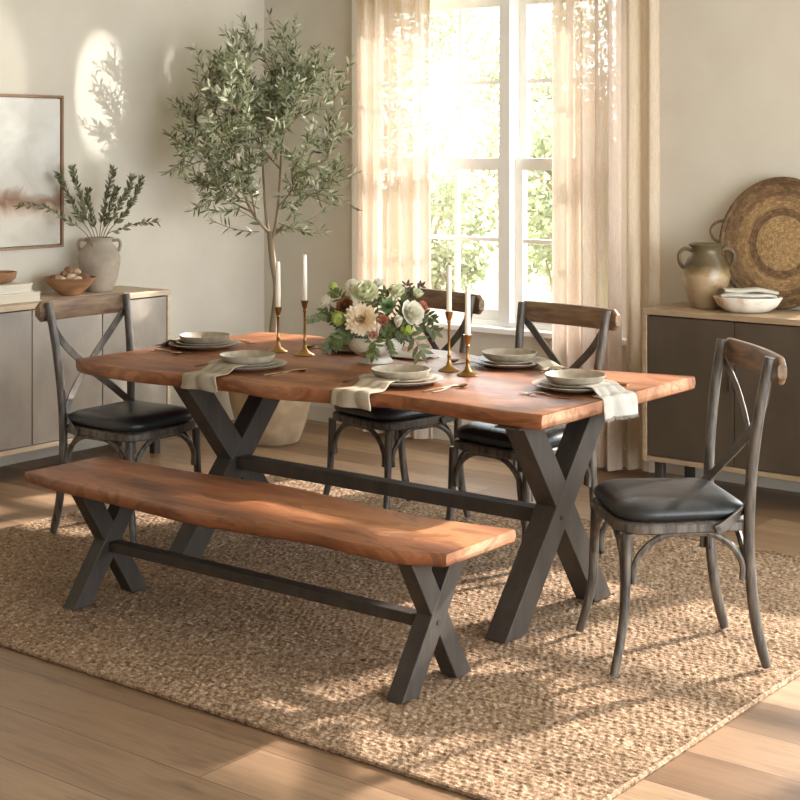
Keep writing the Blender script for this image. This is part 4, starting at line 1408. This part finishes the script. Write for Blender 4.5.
def flower(name, label, kind, a, z, b, R, mat, face, seed):
    """a lateral, z height, b depth offset from the bowl; face: direction the bloom looks (lateral, up, toward the camera)"""
    rng = random.Random(seed)
    t = thing(name, label, 'flower', FB, group='flowers in the white bowl')
    head = lat*a+fw*b+V(0, 0, z)
    axis = (lat*face[0]+V(0, 0, face[1])-fw*face[2]).normalized()
    sd = axis.orthogonal().normalized(); bn = axis.cross(sd)
    m = MB()
    def ring(n, ang, L, W, cup, pointed, off=0, base=0.0):
        for k in range(n):
            ph = 2*PI*(k+off)/n+rng.uniform(-.12, .12)
            side = sd*math.cos(ph)+bn*math.sin(ph)
            petal(m, axis, side, head, ang+rng.uniform(-.1, .1), L*rng.uniform(.9, 1.08), W, cup, pointed, base)
    if kind == 'dahlia':
        for i, (n, ang) in enumerate(((16, 1.45), (16, 1.2), (15, .98), (13, .75), (10, .5), (7, .25))):
            ring(n, ang, R*(1-.06*i), R*.36, .18, True, .5*(i % 2))
    elif kind == 'peony':
        for i, (n, ang, L) in enumerate(((6, 1.35, 1.0), (7, 1.05, 1.0), (7, .8, .98), (7, .55, .95), (6, .32, .9), (4, .12, .85))):
            ring(n, ang, R*L, R*.85, .32, False, .5*(i % 2))
    elif kind == 'rose':
        for i, (n, ang, L) in enumerate(((5, 1.0, 1.0), (5, .72, 1.0), (5, .48, 1.0), (4, .28, 1.0), (3, .1, 1.0))):
            ring(n, ang, R*L*1.15, R*1.0, .40, False, .5*(i % 2))
    elif kind == 'tulip':
        for i, (n, ang) in enumerate(((3, .38), (3, .28), (3, .12))):
            ring(n, ang, R*1.9, R*1.35, -.12+.3*.5, True, .5*(i % 2))
    elif kind == 'cluster':
        for k in range(60):
            v = rand_unit_r(rng)
            if v.dot(axis) < -.25: v = -v
            c = head+v*R*.85
            o1 = v.orthogonal().normalized(); o2 = v.cross(o1)
            for q in range(4):
                ph = q*PI/2+k
                d = o1*math.cos(ph)+o2*math.sin(ph)
                m.leaf(c, d+v*.3, v, R*.34, R*.30, .1)
    elif kind == 'succulent':
        for i, (n, ang, L) in enumerate(((8, 1.3, 1), (8, 1.0, .9), (7, .7, .75), (5, .4, .6), (3, .15, .45))):
            ring(n, ang, R*L, R*.42, .2, True, .5*(i % 2))
    m.build('petals', mat, t, recalc=False, sharp=0)
    if kind in ('dahlia', 'peony'):
        c = MB(); rr = R*.2
        q = axis.to_track_quat('Z', 'Y').to_matrix()
        for k in range(26):
            v = rand_unit_r(rng); v = v if v.dot(axis) > 0 else -v
            c.tube([head+axis*R*.28, head+axis*R*.36+v*rr], [.0012, .002], 5)
        c.build('stamen', 'p_core', t)
    s = MB()
    s.tube(catmull([head-axis*.004, head*.6+V(0, 0, .03), V(head.x*.25, head.y*.25, .05)], 4), .0022, 6)
    s.build('stem', 'stem', t)
    return t
def rand_unit_r(r):
    return Vector((r.gauss(0, 1), r.gauss(0, 1), r.gauss(0, 1))).normalized()
K = .0041
def fl(name, label, kind, px, py, b, R, mat, face, seed):
    flower(name, label, kind, (px-376)*K, (365-py)*K, b, R*1.22, mat, face, seed)
fl('dahlia', 'large cream dahlia at the front of the arrangement', 'dahlia', 362.6, 321, -.085, .060, 'p_cream', (-.15, .35, 1), 1)
fl('hydrangea', 'lime white hydrangea at the top left of the arrangement', 'peony', 366, 300, -.02, .055, 'p_lime', (-.2, .9, .7), 2)
fl('peony', 'white bloom at the top middle of the arrangement', 'rose', 396, 300, -.01, .038, 'p_lime', (.1, .9, .6), 3)
fl('tulip', 'closed white tulip bud right of the peach rose', 'tulip', 398, 327, -.10, .021, 'p_white', (.05, .9, .35), 4)
fl('peony', 'big white peony at the right of the arrangement', 'peony', 409, 317, -.06, .048, 'p_white', (.6, .45, .8), 5)
fl('rose', 'peach rose at the centre front of the arrangement', 'rose', 383, 322, -.10, .024, 'p_peach', (.05, .4, 1), 6)
fl('rose', 'peach rose at the right edge of the arrangement', 'rose', 419, 312, -.02, .026, 'p_peach', (.6, .6, .6), 7)
fl('chrysanthemum', 'rusty brown bloom left of the cream dahlia', 'dahlia', 346, 309, -.03, .036, 'p_rust', (-.5, .6, .7), 8)
fl('pompom', 'lime green pompom bloom at lower left of arrangement', 'cluster', 339, 320, -.05, .026, 'p_green', (-.6, .3, .8), 9)
fl('daisy', 'small white bloom at the far left of the arrangement', 'peony', 328, 307, .0, .028, 'p_white', (-.7, .6, .5), 10)
fl('succulent', 'sage green succulent rosette in the arrangement centre', 'succulent', 388, 309, -.055, .038, 'p_sage', (.0, .6, .9), 11)
fl('lisianthus', 'lime white bloom at the top right of the arrangement', 'rose', 416, 301, .01, .025, 'p_lime', (.4, .9, .4), 12)
fl('rose', 'small blush rose under the cream dahlia', 'rose', 373, 335, -.10, .022, 'p_blush', (.1, .1, 1), 13)
fl('pompom', 'yellow green pompom under the big white peony', 'cluster', 407, 330, -.075, .024, 'p_green', (.3, .1, 1), 14)
fl('lace_flower', 'airy white lace flower at top left of the arrangement', 'cluster', 352, 290, .03, .026, 'p_white', (-.3, 1, .2), 15)
fl('pompom', 'small lime bloom sticking up at the left top', 'cluster', 333, 290, .02, .016, 'p_green', (-.4, 1, .1), 16)
fl('lace_flower', 'small white bloom behind the lime white hydrangea', 'rose', 378, 292, .06, .024, 'p_white', (0, 1, .3), 17)

def fsprig(name, label, mat, pts, seed, n, L, W, group='greenery in the white bowl', both=True, start=.35):
    rng = random.Random(seed)
    t = thing(name, label, 'greenery', FB, group=group)
    P = catmull([lat*(px-376)*K+fw*b+V(0, 0, (365-py)*K) for px, py, b in pts], 6)
    MB().tube(P, [.0022, .001], 5).build('stem', 'stem', t, recalc=False)
    lv = MB()
    for k in range(n):
        f = start+(1-start)*k/max(1, n-1)
        i = min(int(f*(len(P)-1)), len(P)-2)
        q = P[i].lerp(P[i+1], f*(len(P)-1)-i)
        dd = (P[i+1]-P[i]).normalized()
        sdv = dd.cross(V(*(-fw))+rand_unit_r(rng)*.4).normalized()
        for s in ((1, -1) if both else ((1,) if k % 2 else (-1,))):
            lv.leaf(q, dd*.55+sdv*s*.8+rand_unit_r(rng)*.2, -fw+V(0, 0, .6)+rand_unit_r(rng)*.4, L*rng.uniform(.8, 1.15), W, rng.uniform(0, .3))
    lv.leaf(P[-1], P[-1]-P[-2], -fw+V(0, 0, .5), L, W)
    lv.build('leaves', mat, t, recalc=False, sharp=0)
base = (376, 352, 0)
extra = [('small leaved sprig filling the left under the rusty bloom', (352, 326, -.04), (342, 331, -.06)), ('small leaved sprig between cream dahlia and hydrangea', (368, 316, .0), (380, 303, -.02)),
         ('small leaved sprig under the tulip bud', (392, 332, -.08), (402, 340, -.10)), ('small leaved sprig above the big white peony', (402, 314, -.03), (403, 297, -.02)),
         ('small leaved sprig right of the big white peony', (410, 324, -.04), (424, 320, -.05)), ('small leaved sprig under the lime pompom at left', (352, 336, -.06), (340, 341, -.08)),
         ('small leaved sprig behind the top right lime bloom', (400, 312, .05), (412, 294, .06)), ('small leaved sprig behind the hydrangea at the back', (366, 310, .06), (356, 291, .06))]
for k, (lb, p1, p2) in enumerate(extra):
    fsprig('filler_sprig', lb, 'leafgreen' if k % 2 else 'euca', [base, p1, p2], 40+k, 16, .022, .010, start=.3)
fsprig('eucalyptus_sprig', 'dark eucalyptus sprig reaching far left toward the candlestick', 'euca', [base, (345, 333, -.02), (326, 320, -.03), (311, 321, -.04)], 1, 14, .022, .016)
fsprig('eucalyptus_sprig', 'eucalyptus sprig drooping lower left over the bowl rim', 'euca', [base, (350, 334, -.06), (335, 338, -.08), (328, 348, -.09)], 2, 12, .03, .02)
fsprig('leafy_sprig', 'deep green leaves fanning at the left of the bowl', 'leafgreen', [base, (355, 336, -.07), (346, 337, -.09), (338, 343, -.1)], 3, 9, .038, .016)
fsprig('leafy_sprig', 'deep green leaves hanging at the bowl front', 'leafgreen', [base, (374, 340, -.1), (376, 345, -.115), (374, 353, -.12)], 4, 6, .04, .018)
fsprig('fern_sprig', 'feathery green fern hanging at the front right of bowl', 'leafgreen', [base, (386, 338, -.1), (390, 344, -.12), (393, 352, -.125)], 5, 26, .022, .005)
fsprig('eucalyptus_sprig', 'long grey green leaves drooping at the bowl right', 'euca', [base, (400, 336, -.08), (412, 337, -.09), (420, 350, -.1)], 6, 6, .06, .02)
fsprig('leafy_sprig', 'green leaves reaching far right over the table', 'euca', [base, (408, 332, -.02), (424, 328, -.02), (435, 334, -.03)], 7, 8, .04, .018)
fsprig('leafy_sprig', 'deep green leaves behind the right peach rose', 'leafgreen', [base, (408, 325, .03), (422, 318, .02), (432, 322, .01)], 8, 8, .036, .016)
fsprig('plum_sprig', 'plum tipped sprig sticking up at the top right', 'plum', [base, (398, 318, .04), (404, 300, .04), (407, 290, .04)], 9, 6, .03, .012)
fsprig('plum_sprig', 'plum tipped sprig leaning out right above the roses', 'plum', [base, (402, 318, .05), (414, 300, .05), (421, 291, .05)], 10, 6, .03, .012)
fsprig('leafy_sprig', 'green leaves between the white top blooms', 'leafgreen', [base, (384, 325, -.02), (386, 305, -.02), (385, 295, -.02)], 11, 10, .034, .014)
fsprig('leafy_sprig', 'green leaves at the left behind the rusty bloom', 'leafgreen', [base, (355, 325, .03), (342, 305, .03), (334, 296, .03)], 12, 10, .036, .013)
fsprig('leafy_sprig', 'green leaves at the far left behind small white bloom', 'leafgreen', [base, (352, 330, .02), (334, 318, .02), (324, 314, .01)], 13, 9, .034, .014)
fsprig('leafy_sprig', 'green leaves filling the front under the peach rose', 'leafgreen', [base, (385, 338, -.07), (388, 330, -.09), (391, 324, -.09)], 14, 10, .034, .014)
fsprig('leafy_sprig', 'green leaves at the back between the candles', 'leafgreen', [base, (376, 325, .08), (366, 310, .09), (360, 298, .09)], 15, 10, .036, .014)

# ------------------------------------------------------------------ garden outside
struct(MB().box(-40, 30, YW+.4, 60, -.3, -.2).build('ground', 'lawn', smooth=False))
def garden_tree(label, x, y, h, r, mat, seed, n=2600):
    rng = random.Random(seed)
    t = thing('garden_tree', label, 'tree', (x, y, -.2), group='trees outside the window')
    m = MB(); m.tube(catmull([(0, 0, 0), (.05, .03, h*.3), (-.03, 0, h*.6), (0, 0, h*.85)], 5), [.09, .03], 8)
    cl = []
    for k in range(16):
        p = Vector((rng.gauss(0, .45)*r, rng.gauss(0, .45)*r, h*rng.uniform(.25, .92)))
        cl.append((p, r*rng.uniform(.28, .5)))
        m.tube([(0, 0, max(.2, p.z-.6)), p], [.03, .008], 5)
    m.build('trunk', 'bark', t, recalc=False)
    lv = MB()
    for k in range(n):
        p, rr = cl[rng.randrange(len(cl))]
        v = rand_unit_r(rng)*rr*rng.random()**.4
        lv.leaf(p+v, rand_unit_r(rng), rand_unit_r(rng), rng.uniform(.05, .09), rng.uniform(.03, .05), .2)
    lv.build('foliage', mat, t, recalc=False, sharp=0)
gt = [('pale green garden tree behind the left panes', -11.2, 13.4, 4.2, 1.5, 'garden', 1, 7000), ('green garden tree behind the window middle', -10.6, 16.9, 4.4, 1.5, 'garden', 2, 7000),
      ('low orange autumn tree behind the right panes', -8.25, 13.6, 2.4, .8, 'autumn', 3, 3000), ('tall green garden tree behind the right panes', -8.9, 18.6, 5.2, 1.9, 'garden', 4, 7000),
      ('leafy green bush close behind the lower right panes', -7.15, 11.4, 2.3, .75, 'garden', 6, 4200),
      ('green bush low behind the lower left panes', -8.6, 11.3, 1.6, .7, 'garden', 5, 3600)]
for a in gt:
    garden_tree(*a)
